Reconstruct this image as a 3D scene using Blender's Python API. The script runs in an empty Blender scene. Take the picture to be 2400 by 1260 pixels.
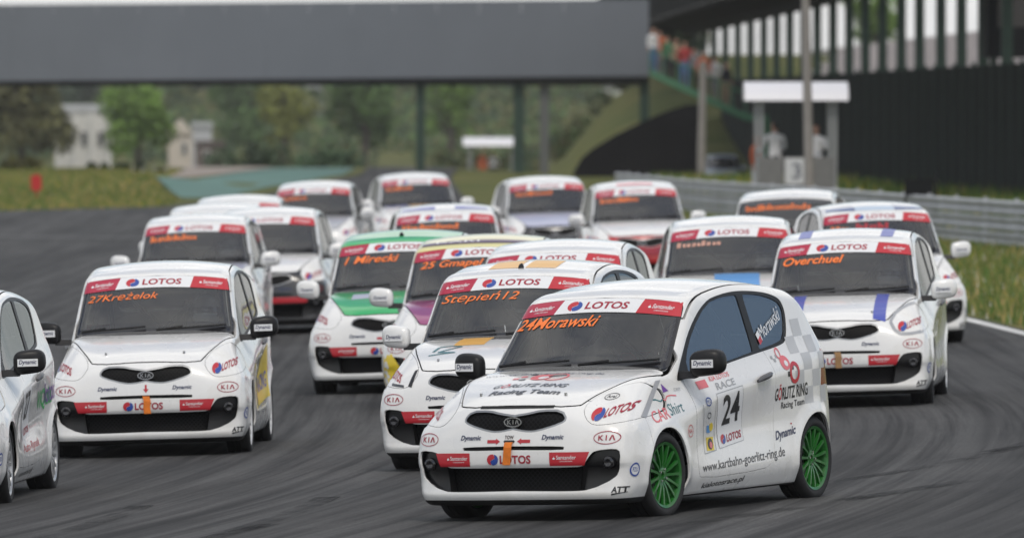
import bpy, bmesh, math, random
import numpy as np
from mathutils import Vector, Matrix

random.seed(7); RNG = np.random.default_rng(7)
SC = bpy.context.scene
COL = SC.collection
# ---------------------------------------------------------------- camera, sky, sun, exposure
FPX, HOR, CAMH = 22000.0, 232.0, 2.8          # focal length in photo pixels, horizon row, eye height
cam_d = bpy.data.cameras.new('camera'); cam = bpy.data.objects.new('camera', cam_d); COL.objects.link(cam)
cam_d.sensor_width = 36; cam_d.lens = FPX / 2400 * 36
cam_d.clip_start = 1; cam_d.clip_end = 6000
cam.location = (0, 0, CAMH); cam.rotation_euler = (math.radians(90) - math.atan((630 - HOR) / FPX), 0, 0)
cam_d.dof.use_dof = True; cam_d.dof.focus_distance = 65.5; cam_d.dof.aperture_fstop = 4.8
SC.camera = cam
SUN_EL, SUN_AZ = math.radians(55), math.radians(165)     # azimuth clockwise from +Y: behind the camera, a little to its right
world = bpy.data.worlds.new('World'); SC.world = world; world.use_nodes = True
wn, wl = world.node_tree.nodes, world.node_tree.links
bg = wn['Background']; bg.inputs['Strength'].default_value = .15
sky = wn.new('ShaderNodeTexSky'); sky.sky_type = 'NISHITA'; sky.sun_disc = False
sky.sun_elevation = SUN_EL; sky.sun_rotation = SUN_AZ; sky.dust_density = 2.0
tc = wn.new('ShaderNodeTexCoord'); mp = wn.new('ShaderNodeMapping'); mp.inputs['Scale'].default_value = (1, 1, 2.6)
no = wn.new('ShaderNodeTexNoise'); no.inputs['Scale'].default_value = 2.6; no.inputs['Detail'].default_value = 7; no.inputs['Roughness'].default_value = .55
no.inputs['Distortion'].default_value = .3
rp = wn.new('ShaderNodeValToRGB'); rp.color_ramp.elements[0].position = .40; rp.color_ramp.elements[1].position = .57
mx = wn.new('ShaderNodeMix'); mx.data_type = 'RGBA'
no2 = wn.new('ShaderNodeTexNoise'); no2.inputs['Scale'].default_value = 4.5; no2.inputs['Detail'].default_value = 5
rp2 = wn.new('ShaderNodeValToRGB')
rp2.color_ramp.elements[0].color = (4.8, 4.85, 5.0, 1); rp2.color_ramp.elements[1].color = (10.2, 10.1, 9.9, 1)
rp2.color_ramp.elements[0].position = .32; rp2.color_ramp.elements[1].position = .68
wl.new(tc.outputs['Generated'], mp.inputs['Vector']); wl.new(mp.outputs['Vector'], no.inputs['Vector']); wl.new(mp.outputs['Vector'], no2.inputs['Vector'])
wl.new(no.outputs['Fac'], rp.inputs['Fac']); wl.new(no2.outputs['Fac'], rp2.inputs['Fac'])
wl.new(rp.outputs['Color'], mx.inputs[0]); wl.new(sky.outputs['Color'], mx.inputs[6]); wl.new(rp2.outputs['Color'], mx.inputs[7])
wl.new(mx.outputs[2], bg.inputs['Color'])
sun_d = bpy.data.lights.new('sun', 'SUN'); sun_d.energy = 1.5; sun_d.angle = math.radians(14); sun_d.color = (1, .94, .85)
sun = bpy.data.objects.new('sun', sun_d); COL.objects.link(sun)
sdir = Vector((math.sin(SUN_AZ) * math.cos(SUN_EL), math.cos(SUN_AZ) * math.cos(SUN_EL), math.sin(SUN_EL)))
sun.rotation_euler = sdir.to_track_quat('Z', 'Y').to_euler(); sun.location = (0, 0, 60)
SC.view_settings.view_transform = 'Standard'; SC.view_settings.look = 'None'; SC.view_settings.gamma = 1; SC.view_settings.exposure = -.2
SC.view_settings.use_curve_mapping = False
SC.render.engine = 'CYCLES'; SC.cycles.use_denoising = True; SC.cycles.max_bounces = 8; SC.cycles.transparent_max_bounces = 16

# ---------------------------------------------------------------- helpers
FALL = .03                                   # crossfall of the track, lower on the left
def fall(y): return FALL * min(1, max(0, (330 - y) / 90))
def gz(x, y): return fall(y) * max(-30, min(30, x))
def at(u, v, Y):
    """world point seen at photo pixel (u, v) at distance Y"""
    return Vector(((u - 1200) / FPX * Y, Y, CAMH - (v - HOR) / FPX * Y))
MATS = {}
def mat(name, col=(.5, .5, .5), rough=.5, metal=0., coat=0., noise=0., nscale=8., bump=0., bscale=60., spec=.5, vec='Object', emit=None):
    if name in MATS: return MATS[name]
    m = bpy.data.materials.new(name); m.use_nodes = True; MATS[name] = m
    n, l = m.node_tree.nodes, m.node_tree.links; b = n['Principled BSDF']
    b.inputs['Base Color'].default_value = (*col, 1); b.inputs['Roughness'].default_value = rough
    b.inputs['Metallic'].default_value = metal; b.inputs['Coat Weight'].default_value = coat; b.inputs['Coat Roughness'].default_value = .06
    b.inputs['Specular IOR Level'].default_value = spec
    m.diffuse_color = (*col, 1)
    if noise or bump:
        t = n.new('ShaderNodeTexCoord')
    if noise:
        q = n.new('ShaderNodeTexNoise'); q.inputs['Scale'].default_value = nscale; q.inputs['Detail'].default_value = 6
        l.new(t.outputs[vec], q.inputs['Vector'])
        r = n.new('ShaderNodeValToRGB'); r.color_ramp.elements[0].position = .3; r.color_ramp.elements[1].position = .7
        r.color_ramp.elements[0].color = (*[c * (1 - noise) for c in col], 1); r.color_ramp.elements[1].color = (*[min(1, c * (1 + noise * .6)) for c in col], 1)
        l.new(q.outputs['Fac'], r.inputs['Fac']); l.new(r.outputs['Color'], b.inputs['Base Color'])
    if bump:
        q2 = n.new('ShaderNodeTexNoise'); q2.inputs['Scale'].default_value = bscale; q2.inputs['Detail'].default_value = 5
        l.new(t.outputs[vec], q2.inputs['Vector'])
        bp = n.new('ShaderNodeBump'); bp.inputs['Strength'].default_value = bump; bp.inputs['Distance'].default_value = .05
        l.new(q2.outputs['Fac'], bp.inputs['Height']); l.new(bp.outputs['Normal'], b.inputs['Normal'])
    return m
def glass(name, tint, ior=1.5, rough=0.02, veil=0.):
    if name in MATS: return MATS[name]
    m = bpy.data.materials.new(name); m.use_nodes = True; MATS[name] = m
    n, l = m.node_tree.nodes, m.node_tree.links; n.remove(n['Principled BSDF'])
    fr = n.new('ShaderNodeFresnel'); fr.inputs['IOR'].default_value = ior
    tr = n.new('ShaderNodeBsdfTransparent'); tr.inputs['Color'].default_value = (*tint, 1)
    gl = n.new('ShaderNodeBsdfGlossy'); gl.inputs['Roughness'].default_value = rough
    ms = n.new('ShaderNodeMixShader')
    l.new(fr.outputs[0], ms.inputs[0]); l.new(tr.outputs[0], ms.inputs[1]); l.new(gl.outputs[0], ms.inputs[2])
    out = ms.outputs[0]
    if veil:  # pale diffuse layer painting the glass brighter, in place of reflected sky light
        df = n.new('ShaderNodeBsdfDiffuse'); df.inputs['Color'].default_value = (.55, .55, .53, 1); m2 = n.new('ShaderNodeMixShader'); m2.inputs[0].default_value = veil
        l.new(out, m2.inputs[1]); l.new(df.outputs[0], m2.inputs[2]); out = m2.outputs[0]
    l.new(out, n['Material Output'].inputs['Surface'])
    return m
def tag(o, label=None, cat=None, group=None, kind=None):
    if label: o['label'] = label
    if cat: o['category'] = cat
    if group: o['group'] = group
    if kind: o['kind'] = kind
    return o
def empty(name, loc=(0, 0, 0)):
    o = bpy.data.objects.new(name, None); o.empty_display_size = .2; COL.objects.link(o); o.location = loc
    return o
def link(name, me, parent=None, mats=None):
    o = bpy.data.objects.new(name, me); COL.objects.link(o)
    if parent is not None: o.parent = parent
    return o
def mesh_np(name, V, faces, mats, midx=None, N=None, smooth=True):
    """V (n,3) array, faces: (m,3) array or list of index tuples"""
    me = bpy.data.meshes.new(name)
    if isinstance(faces, np.ndarray):
        m, k = faces.shape
        me.vertices.add(len(V)); me.vertices.foreach_set('co', np.asarray(V, np.float32).ravel())
        me.loops.add(m * k); me.loops.foreach_set('vertex_index', faces.astype(np.int32).ravel())
        me.polygons.add(m); me.polygons.foreach_set('loop_start', np.arange(0, m * k, k, dtype=np.int32))
        me.update(calc_edges=True)
    else:
        me.from_pydata([tuple(v) for v in V], [], [tuple(f) for f in faces]); me.update()
    for a in (mats if isinstance(mats, (list, tuple)) else [mats]): me.materials.append(a)
    if midx is not None: me.polygons.foreach_set('material_index', np.asarray(midx, np.int32))
    me.polygons.foreach_set('use_smooth', np.full(len(me.polygons), bool(smooth)))
    if N is not None: me.normals_split_custom_set_from_vertices([tuple(v) for v in N])
    return me
class MB:
    """collects simple solids; build() links them as one mesh object"""
    def __init__(s): s.v = []; s.f = []; s.m = []; s.mi = 0
    def add(s, vs, fs):
        k = len(s.v); s.v += [tuple(v) for v in vs]; s.f += [tuple(i + k for i in f) for f in fs]; s.m += [s.mi] * len(fs)
    def box(s, x0, x1, y0, y1, z0, z1, M=None):
        vs = [Vector((x, y, z)) for z in (z0, z1) for x, y in ((x0, y0), (x1, y0), (x1, y1), (x0, y1))]
        if M: vs = [M @ v for v in vs]
        s.add(vs, [(3, 2, 1, 0), (4, 5, 6, 7), (0, 1, 5, 4), (1, 2, 6, 5), (2, 3, 7, 6), (3, 0, 4, 7)]); return s
    def tube(s, pts, r, n=8, caps=True):
        pts = [Vector(p) for p in pts]; rs = r if isinstance(r, (list, tuple)) else [r] * len(pts)
        vs = []; ref = None
        for i, p in enumerate(pts):
            t = (pts[min(i + 1, len(pts) - 1)] - pts[max(i - 1, 0)]).normalized()
            if ref is None: ref = t.orthogonal().normalized()
            a = (ref - t * ref.dot(t)).normalized(); b = t.cross(a); ref = a
            vs += [p + (a * math.cos(2 * math.pi * k / n) + b * math.sin(2 * math.pi * k / n)) * rs[i] for k in range(n)]
        fs = [(i * n + k, i * n + (k + 1) % n, (i + 1) * n + (k + 1) % n, (i + 1) * n + k) for i in range(len(pts) - 1) for k in range(n)]
        if caps: fs += [tuple(range(n - 1, -1, -1)), tuple((len(pts) - 1) * n + k for k in range(n))]
        s.add(vs, fs); return s
    def prism(s, poly, axis, a, b):
        """extrude a 2-D polygon along an axis from a to b"""
        n = len(poly); vs = []
        for c in (a, b):
            for p, q in poly: vs.append({'x': (c, p, q), 'y': (p, c, q), 'z': (p, q, c)}[axis])
        s.add(vs, [tuple(range(n - 1, -1, -1)), tuple(range(n, 2 * n))] + [(i, (i + 1) % n, n + (i + 1) % n, n + i) for i in range(n)]); return s
    def lathe(s, prof, n=32, axis='y', a0=0., a1=2 * math.pi, close=True):
        """profile (axial, radius) revolved around an axis"""
        full = abs(a1 - a0 - 2 * math.pi) < 1e-6; m = n if full else n + 1; vs = []
        for k in range(m):
            an = a0 + (a1 - a0) * k / n; c, d = math.cos(an), math.sin(an)
            for h, r in prof:
                vs.append({'y': (r * c, h, r * d), 'z': (r * c, r * d, h), 'x': (h, r * c, r * d)}[axis])
        L = len(prof); fs = []
        for k in range(n):
            k2 = (k + 1) % m
            for i in range(L - 1): fs.append((k * L + i, k * L + i + 1, k2 * L + i + 1, k2 * L + i))
        s.add(vs, fs); return s
    def mesh(s, name, mats, smooth=False, angle=None, bevel=0):
        me = bpy.data.meshes.new(name); me.from_pydata(s.v, [], s.f)
        for a in (mats if isinstance(mats, (list, tuple)) else [mats]): me.materials.append(a)
        me.polygons.foreach_set('material_index', s.m)
        bm = bmesh.new(); bm.from_mesh(me); bmesh.ops.recalc_face_normals(bm, faces=bm.faces)
        if bevel: bmesh.ops.bevel(bm, geom=list(bm.edges), offset=bevel, segments=2, affect='EDGES', profile=.6)
        bm.to_mesh(me); bm.free(); me.update()
        if smooth:
            me.polygons.foreach_set('use_smooth', [True] * len(me.polygons)); me.set_sharp_from_angle(angle=math.radians(angle or 35))
        return me
    def build(s, name, mats, parent=None, **k):
        return link(name, s.mesh(name, mats, **k), parent)
def chaikin(poly, n=2):
    P = np.array(poly, float)
    for _ in range(n):
        Q = np.roll(P, -1, 0); P = np.stack([P * .75 + Q * .25, P * .25 + Q * .75], 1).reshape(-1, 2)
    return P
def polysd(P, poly):
    """signed distance (negative inside) of 2-D points to a polygon"""
    P = np.asarray(P, float); V = np.asarray(poly, float); n = len(V)
    d = np.full(len(P), 1e9); s = np.ones(len(P))
    for i in range(n):
        a, b = V[i], V[i - 1]; e = b - a; w = P - a
        t = np.clip((w @ e) / max(e @ e, 1e-12), 0, 1); q = w - t[:, None] * e
        d = np.minimum(d, (q * q).sum(1))
        c1 = P[:, 1] >= a[1]; c2 = P[:, 1] < b[1]; c3 = e[0] * w[:, 1] > e[1] * w[:, 0]
        s = np.where((c1 & c2 & c3) | (~c1 & ~c2 & ~c3), -s, s)
    return s * np.sqrt(d)
# ---- car body implicit surface -------------------------------------------------
def cub(pts):
    xs = np.array([p[0] for p in pts], float); ys = np.array([p[1] for p in pts], float)
    d = np.diff(ys) / np.diff(xs)
    m = np.empty_like(ys); m[0] = d[0]; m[-1] = d[-1]
    for i in range(1, len(xs) - 1):
        a, b = d[i - 1], d[i]; ha, hb = xs[i] - xs[i - 1], xs[i + 1] - xs[i]
        m[i] = (a * hb + b * ha) / (ha + hb)
        if a * b <= 0: m[i] *= .4
    def fn(x, der=False):
        x = np.asarray(x, float)
        i = np.clip(np.searchsorted(xs, x) - 1, 0, len(xs) - 2)
        h = xs[i + 1] - xs[i]; t = (x - xs[i]) / h
        lo = t < 0; hi = t > 1; tc = np.clip(t, 0, 1)
        h00 = 2 * tc**3 - 3 * tc**2 + 1; h10 = tc**3 - 2 * tc**2 + tc
        h01 = -2 * tc**3 + 3 * tc**2; h11 = tc**3 - tc**2
        y = h00 * ys[i] + h10 * h * m[i] + h01 * ys[i + 1] + h11 * h * m[i + 1]
        y = np.where(lo, y + m[0] * (x - xs[0]), np.where(hi, y + m[-1] * (x - xs[-1]), y))
        if not der: return y
        dy = ((6 * tc**2 - 6 * tc) * ys[i] / h + (3 * tc**2 - 4 * tc + 1) * m[i]
              + (-6 * tc**2 + 6 * tc) * ys[i + 1] / h + (3 * tc**2 - 2 * tc) * m[i + 1])
        return y, dy
    return fn
def smax(a, b, k):
    h = np.maximum(k - np.abs(a - b), 0) / k
    return np.maximum(a, b) + h * h * k * .25
def sp(t, r):
    return .5 * (t + np.sqrt(t * t + r * r))
AXF, AXR, AZ, ARC = .705, 3.075, .285, .318
z_top = cub([(-.1, .70), (0, .745), (.06, .785), (.12, .815), (.25, .866), (.45, .918), (.65, .957), (.85, .983), (.97, .993), (1.02, 1.006),
             (1.1, 1.082), (1.2, 1.182), (1.33, 1.316), (1.42, 1.404), (1.475, 1.446), (1.56, 1.479), (1.75, 1.513), (1.95, 1.541),
             (2.2, 1.553), (2.5, 1.548), (2.8, 1.527), (3.1, 1.49), (3.4, 1.44)])
z_crown = cub([(0, .2), (.2, .18), (.5, .09), (.85, .05), (1.05, .06), (1.5, .06), (1.8, .13), (2.3, .15), (3.2, .18)])
x_bow = cub([(.3, 0), (.7, .0), (1.0, .04), (1.1, .05), (1.5, .05), (1.9, .03), (2.3, 0), (3, 0)])
z_crease = cub([(.3, .60), (.7, .63), (1.09, .69), (1.53, .785), (2.0, .845), (2.42, .893), (3.0, .965), (3.4, 1.01)])
z_belt = cub([(.6, .89), (1.1, .895), (1.6, .945), (2.0, .987), (2.5, 1.038), (2.9, 1.09), (3.3, 1.12)])
w_plan = cub([(.0, .755), (.1, .772), (.2, .786), (.4, .794), (.62, .798), (1.0, .794), (1.5, .792), (2.0, .796), (2.6, .80), (3.1, .802), (3.35, .775), (3.6, .72)])
hollow = cub([(.9, 0), (1.15, .006), (1.5, .026), (2.1, .032), (2.55, .022), (2.85, .004), (3.2, 0)])
xf_z = cub([(.05, .16), (.10, .085), (.135, .045), (.165, .018), (.2, .005), (.24, .012), (.36, .016), (.40, .0), (.48, .0), (.53, .006), (.6, .018),
            (.68, .035), (.76, .066), (.84, .12), (.95, .22), (1.2, .5)])
xf_y = cub([(0, 0), (.2, .005), (.36, .015), (.5, .031), (.57, .043), (.64, .060), (.69, .078), (.73, .098), (.77, .13), (.80, .18), (.83, .30), (.9, .8)])
xr_z = cub([(.1, 3.42), (.2, 3.52), (.35, 3.59), (.5, 3.61), (.65, 3.60), (.8, 3.57), (1.0, 3.525), (1.08, 3.49), (1.25, 3.37), (1.45, 3.20), (1.55, 3.12)])
xr_y = cub([(0, 0), (.3, .015), (.5, .045), (.62, .085), (.70, .125), (.76, .175), (.82, .30)])
def F(x, y, z):
    ay = np.sqrt(y * y + 1e-5)
    xe = x - x_bow(x) * ay * ay
    zt, sl = z_top(xe, True)
    zt = zt - z_crown(x) * ay * ay
    ft = (z - zt) / np.sqrt(1 + sl * sl)
    zc, zb = z_crease(x), z_belt(x)
    k1 = .50
    off = -k1 * sp(z - zc, .03) + (k1 - .25) * sp(z - zb, .05)
    tau = np.clip((zc - z) / (zc - .26), 0, 1)
    off = off - hollow(x) * np.sin(np.pi * tau) ** 2 * 1.15
    off = off - .45 * sp(.24 - z, .04)
    for ax in (AXF, AXR):
        r = np.sqrt((x - ax) ** 2 + (z - AZ) ** 2)
        off = off + .016 * np.exp(-((r - ARC) / .055) ** 2) * np.clip((z - .15) / .1, 0, 1)
    fs = (ay - w_plan(x) - off) / 1.05
    yy, dy = xf_y(ay, True); zz, dz = xf_z(z, True)
    lean = .9 * sp(z - .64, .06) * (ay / .6) ** 3.5
    ff = (zz + yy + lean - x) / np.sqrt(1 + np.minimum(dy, 2.5) ** 2 + (dz + np.minimum(.9 * (z > .64) * (ay / .6) ** 3.5, 2.)) ** 2)
    yr, dyr = xr_y(ay, True); zr, dzr = xr_z(z, True)
    fr = (x - zr + yr) / np.sqrt(1 + np.minimum(dyr, 2.5) ** 2 + dzr ** 2)
    a = smax(ft, fs, .085)
    a = smax(a, ff, .07)
    a = smax(a, fr, .09)
    return smax(a, .125 - z, .03)
def gradF(P, e=.0015):
    g = np.empty_like(P)
    for i in range(3):
        d = np.zeros(3); d[i] = e
        A = P + d; B = P - d
        g[:, i] = (F(A[:, 0], A[:, 1], A[:, 2]) - F(B[:, 0], B[:, 1], B[:, 2])) / (2 * e)
    return g
def newton(P, n=3):
    for _ in range(n):
        g = gradF(P); f = F(P[:, 0], P[:, 1], P[:, 2])
        P = P - g * (f / np.maximum((g * g).sum(1), .05))[:, None]
    return P
def trace(O, D, n=90):
    # sphere trace from points O along D to the body
    P = np.array(O, float); D = np.broadcast_to(np.asarray(D, float), P.shape)
    for _ in range(n):
        f = F(P[:, 0], P[:, 1], P[:, 2])
        P = P + D * np.clip(f * .75, -.05, .12)[:, None]
    return P
# ---------------------------------------------------------------- car body: mesh of the implicit surface, cut into panels
X0 = 1.87                                     # car origin on the ground, x back from the nose
def L(x, y, z): return (X0 - x, y, z)
def to_local(P): return np.stack([X0 - P[:, 0], P[:, 1], P[:, 2]], 1)
def surface_net(h):
    xs = np.arange(-.06, 3.70, h); ys = (np.arange(-52, 53) + .5) * h; ys = ys[np.abs(ys) < .92]; zs = np.arange(.08, 1.62, h)
    G = F(xs[:, None, None], ys[None, :, None], zs[None, None, :])
    inside = G < 0
    nx, ny, nz = G.shape
    cs = np.zeros((nx - 1, ny - 1, nz - 1), int)
    for a in (0, 1):
        for b in (0, 1):
            for c in (0, 1): cs += inside[a:nx - 1 + a, b:ny - 1 + b, c:nz - 1 + c]
    act = (cs > 0) & (cs < 8); idx = -np.ones(act.shape, int); I = np.argwhere(act); idx[act] = np.arange(len(I))
    P = np.stack([xs[I[:, 0]] + h / 2, ys[I[:, 1]] + h / 2, zs[I[:, 2]] + h / 2], 1)
    Q = []
    for ax in range(3):
        sl = [slice(None)] * 3; sl2 = [slice(None)] * 3; sl[ax] = slice(0, -1); sl2[ax] = slice(1, None)
        E_ = np.argwhere(inside[tuple(sl)] != inside[tuple(sl2)])
        o1, o2 = [i for i in range(3) if i != ax]
        E_ = E_[(E_[:, o1] > 0) & (E_[:, o2] > 0) & (E_[:, o1] < act.shape[o1]) & (E_[:, o2] < act.shape[o2])]
        def cell(d1, d2):
            q = E_.copy(); q[:, o1] -= d1; q[:, o2] -= d2
            return idx[q[:, 0], q[:, 1], q[:, 2]]
        Q.append(np.stack([cell(1, 1), cell(0, 1), cell(0, 0), cell(1, 0)], 1))
    Q = np.concatenate(Q); Q = Q[(Q >= 0).all(1)]
    P = newton(P, 6)
    # a little tangential smoothing evens the quads out, then back onto the surface
    for _ in range(2):
        S = np.zeros_like(P); C = np.zeros(len(P))
        for a, b in ((0, 1), (1, 2), (2, 3), (3, 0)):
            np.add.at(S, Q[:, a], P[Q[:, b]]); np.add.at(S, Q[:, b], P[Q[:, a]]); np.add.at(C, Q[:, a], 1); np.add.at(C, Q[:, b], 1)
        P = P * .5 + .5 * S / np.maximum(C, 1)[:, None]; P = newton(P, 3)
    T = np.concatenate([Q[:, [0, 1, 2]], Q[:, [0, 2, 3]]])
    g = gradF(P.copy())[T[:, 0]]
    n = np.cross(P[T[:, 1]] - P[T[:, 0]], P[T[:, 2]] - P[T[:, 0]])
    fl = (n * g).sum(1) < 0; T[fl] = T[fl][:, [0, 2, 1]]
    return P, T
def compact(P, T):
    u, inv = np.unique(T, return_inverse=True)
    return P[u], inv.reshape(T.shape)
def clip(M, phi, keep_neg=True):
    """part of triangle mesh M where phi (per vertex) is negative (or positive)"""
    P, T = M; ph = np.where(np.abs(phi) < 1e-6, 1e-6, phi)
    if not keep_neg: ph = -ph
    ins = ph < 0; cnt = ins[T].sum(1)
    out = [T[cnt == 3]]; newP = []; key = {}; base = len(P); extra = []
    def cut(a, b):
        k = (a, b) if a < b else (b, a)
        if k not in key:
            t = ph[k[0]] / (ph[k[0]] - ph[k[1]]); key[k] = base + len(newP); newP.append(P[k[0]] * (1 - t) + P[k[1]] * t)
        return key[k]
    for t in T[(cnt == 1) | (cnt == 2)]:
        s = [bool(ins[i]) for i in t]
        if sum(s) == 1:
            i = s.index(True); a, b, c = t[i], t[(i + 1) % 3], t[(i + 2) % 3]
            extra.append((a, cut(a, b), cut(a, c)))
        else:
            i = s.index(False); a, b, c = t[i], t[(i + 1) % 3], t[(i + 2) % 3]
            ab, ac = cut(a, b), cut(a, c); extra += [(ab, b, c), (ab, c, ac)]
    PP = np.concatenate([P, np.array(newP).reshape(-1, 3)]) if newP else P
    TT = np.concatenate([out[0], np.array(extra, int).reshape(-1, 3)]) if extra else out[0]
    return compact(PP, TT)
def cutout(M, fn, gap=0.):
    """split M into (inside, outside) of the region fn < 0, leaving a gap either side"""
    ph = fn(M[0]); return clip(M, ph + gap), clip(M, ph - gap, False)
def boundary(T):
    E_ = np.concatenate([T[:, [0, 1]], T[:, [1, 2]], T[:, [2, 0]]]); k = np.sort(E_, 1)
    _, inv, c = np.unique(k, axis=0, return_inverse=True, return_counts=True)
    return E_[c[inv.ravel()] == 1]
def panel_mesh(name, M, mats, wall=None, wdir=None, shift=0., wmat=0, inner=None):
    """mesh from a panel; its cut edges are folded in by wall (along -normal, or along wdir)"""
    P, T = M; P = P.copy(); N = gradF(P); N /= np.linalg.norm(N, axis=1)[:, None]
    if shift: P = P - N * shift
    V, NN, TT, mi = [P], [N], [T], [np.zeros(len(T), int)]
    if wall:
        E_ = boundary(T); n0 = len(P); A, B = P[E_[:, 0]], P[E_[:, 1]]
        da = -N[E_[:, 0]] * wall if wdir is None else np.broadcast_to(np.array(wdir) * wall, A.shape)
        db = -N[E_[:, 1]] * wall if wdir is None else np.broadcast_to(np.array(wdir) * wall, B.shape)
        wn_ = np.cross(B - A, N[E_[:, 0]]); wn_ /= np.maximum(np.linalg.norm(wn_, axis=1), 1e-9)[:, None]
        m = len(E_); V.append(np.concatenate([A, B, B + db, A + da])); NN.append(np.concatenate([wn_] * 4))
        k = np.arange(m) + n0
        TT.append(np.concatenate([np.stack([k, k + m * 3, k + m * 2], 1), np.stack([k, k + m * 2, k + m], 1)])); mi.append(np.full(2 * m, wmat))
    V = to_local(np.concatenate(V)); NN = np.concatenate(NN) * np.array([-1, 1, 1]); TT = np.concatenate(TT)[:, [0, 2, 1]]
    return mesh_np(name, V, TT, mats, np.concatenate(mi), NN)
def sym(half): return [(-a, b) for a, b in half] + [(a, b) for a, b in reversed(half)]

M_WHITE = mat('white car paint', (.80, .80, .785), .26, coat=.9)
def scuffed(m, c):
    """road grime: soft smudges and small dark specks over the paint"""
    n, l = m.node_tree.nodes, m.node_tree.links; b = n['Principled BSDF']; t = n.new('ShaderNodeTexCoord')
    def nz(sc, det, p0, p1, lo):
        q = n.new('ShaderNodeTexNoise'); q.inputs['Scale'].default_value = sc; q.inputs['Detail'].default_value = det; q.inputs['Roughness'].default_value = .65; l.new(t.outputs['Object'], q.inputs['Vector'])
        r = n.new('ShaderNodeValToRGB'); r.color_ramp.elements[0].position = p0; r.color_ramp.elements[1].position = p1; r.color_ramp.elements[0].color = (*lo, 1); r.color_ramp.elements[1].color = (1, 1, 1, 1); l.new(q.outputs['Fac'], r.inputs['Fac']); return r.outputs['Color']
    def mul(a, d):
        q = n.new('ShaderNodeMix'); q.data_type = 'RGBA'; q.blend_type = 'MULTIPLY'; q.inputs[0].default_value = 1
        l.new(a, q.inputs[6]) if not isinstance(a, tuple) else setattr(q.inputs[6], 'default_value', (*a, 1)); l.new(d, q.inputs[7]); return q.outputs[2]
    l.new(mul(mul(c, nz(2.6, 7, .32, .5, (.925, .915, .895))), nz(55, 3, .25, .31, (.6, .58, .55))), b.inputs['Base Color'])
    rr = n.new('ShaderNodeMapRange'); rr.inputs['To Min'].default_value = .2; rr.inputs['To Max'].default_value = .36; q = n.new('ShaderNodeTexNoise'); q.inputs['Scale'].default_value = 4; l.new(t.outputs['Object'], q.inputs['Vector']); l.new(q.outputs['Fac'], rr.inputs['Value']); l.new(rr.outputs['Result'], b.inputs['Roughness'])
scuffed(M_WHITE, (.80, .80, .785))
M_BLACK = mat('black plastic', (.011, .011, .012), .42, noise=.25, nscale=14, spec=.3)
M_GLOSSB = mat('gloss black', (.012, .012, .014), .18, coat=.5)
M_UNDER = mat('underbody black', (.012, .012, .012), .8)
M_TRIM = mat('interior lining', (.66, .66, .66), .85, noise=.2)
M_TYRE = mat('tyre rubber', (.016, .016, .017), .78, noise=.3, nscale=18)
M_CHROME = mat('bright metal', (.75, .76, .78), .2, metal=1.)
M_STEEL = mat('dull steel', (.32, .33, .34), .45, metal=.8)
M_CAGE = mat('roll cage paint', (.04, .041, .043), .5)
M_WS = glass('windscreen glass', (.90, .94, .92), 1.95, veil=.065)
M_SIDE = glass('side glass', (.80, .84, .86), 4.2)
M_LAMP = mat('red lamp glass', (.28, .01, .012), .15, coat=1)
def mesh_grille():
    m = mat('grille honeycomb', (.02, .02, .022), .6, spec=.15)
    n, l = m.node_tree.nodes, m.node_tree.links; b = n['Principled BSDF']
    t = n.new('ShaderNodeTexCoord'); mpn = n.new('ShaderNodeMapping'); mpn.inputs['Rotation'].default_value = (math.radians(45), 0, 0); mpn.inputs['Scale'].default_value = (.2, 1, 1.0)
    ck = n.new('ShaderNodeTexVoronoi'); ck.inputs['Scale'].default_value = 42; ck.inputs['Randomness'].default_value = .05; ck.feature = 'DISTANCE_TO_EDGE'
    r = n.new('ShaderNodeValToRGB'); r.color_ramp.elements[0].position = .06; r.color_ramp.elements[0].color = (.011, .011, .012, 1)
    r.color_ramp.elements[1].position = .16; r.color_ramp.elements[1].color = (.0015, .0015, .0015, 1)
    l.new(t.outputs['Object'], mpn.inputs['Vector']); l.new(mpn.outputs['Vector'], ck.inputs['Vector']); l.new(ck.outputs['Distance'], r.inputs['Fac']); l.new(r.outputs['Color'], b.inputs['Base Color'])
    return m
M_GRILLE = mesh_grille()
M_FOG = mat('fog pocket plastic', (.008, .008, .009), .3)

BODY = surface_net(.0175)
yz = lambda P: P[:, [1, 2]]
ayz = lambda P: np.stack([np.abs(P[:, 1]), P[:, 2]], 1)
xz = lambda P: P[:, [0, 2]]
xay = lambda P: np.stack([P[:, 0], np.abs(P[:, 1])], 1)
ay_ = lambda P: np.abs(P[:, 1])
def f_arch(P):
    r = np.minimum(np.hypot(P[:, 0] - AXF, P[:, 2] - AZ), np.hypot(P[:, 0] - AXR, P[:, 2] - AZ))
    return np.maximum(np.maximum(r - ARC, .42 - ay_(P)), P[:, 2] - .8)
WS_POLY = chaikin(sym([(.0, .981), (.47, .980), (.625, .974), (.65, .988), (.628, 1.10), (.598, 1.31), (.583, 1.385), (.555, 1.41), (.32, 1.436), (.0, 1.447)][::-1]), 2)
DLO = chaikin([(1.10, .885), (1.876, .988), (2.356, 1.038), (2.659, 1.07), (2.785, 1.10), (2.875, 1.27), (2.855, 1.375), (2.76, 1.415), (2.594, 1.443), (2.285, 1.460), (2.016, 1.447), (1.729, 1.404), (1.435, 1.237), (1.233, 1.041), (1.095, .905)], 2)
GL1 = chaikin([(1.285, .945), (1.285, .93), (2.24, 1.045), (2.262, 1.05), (2.228, 1.42), (2.21, 1.434), (2.0, 1.425), (1.755, 1.386), (1.48, 1.222), (1.29, 1.04)], 1)
GL2 = chaikin([(2.355, 1.062), (2.38, 1.06), (2.65, 1.094), (2.755, 1.12), (2.842, 1.275), (2.828, 1.352), (2.73, 1.39), (2.55, 1.425), (2.325, 1.436), (2.308, 1.42)], 1)
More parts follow.
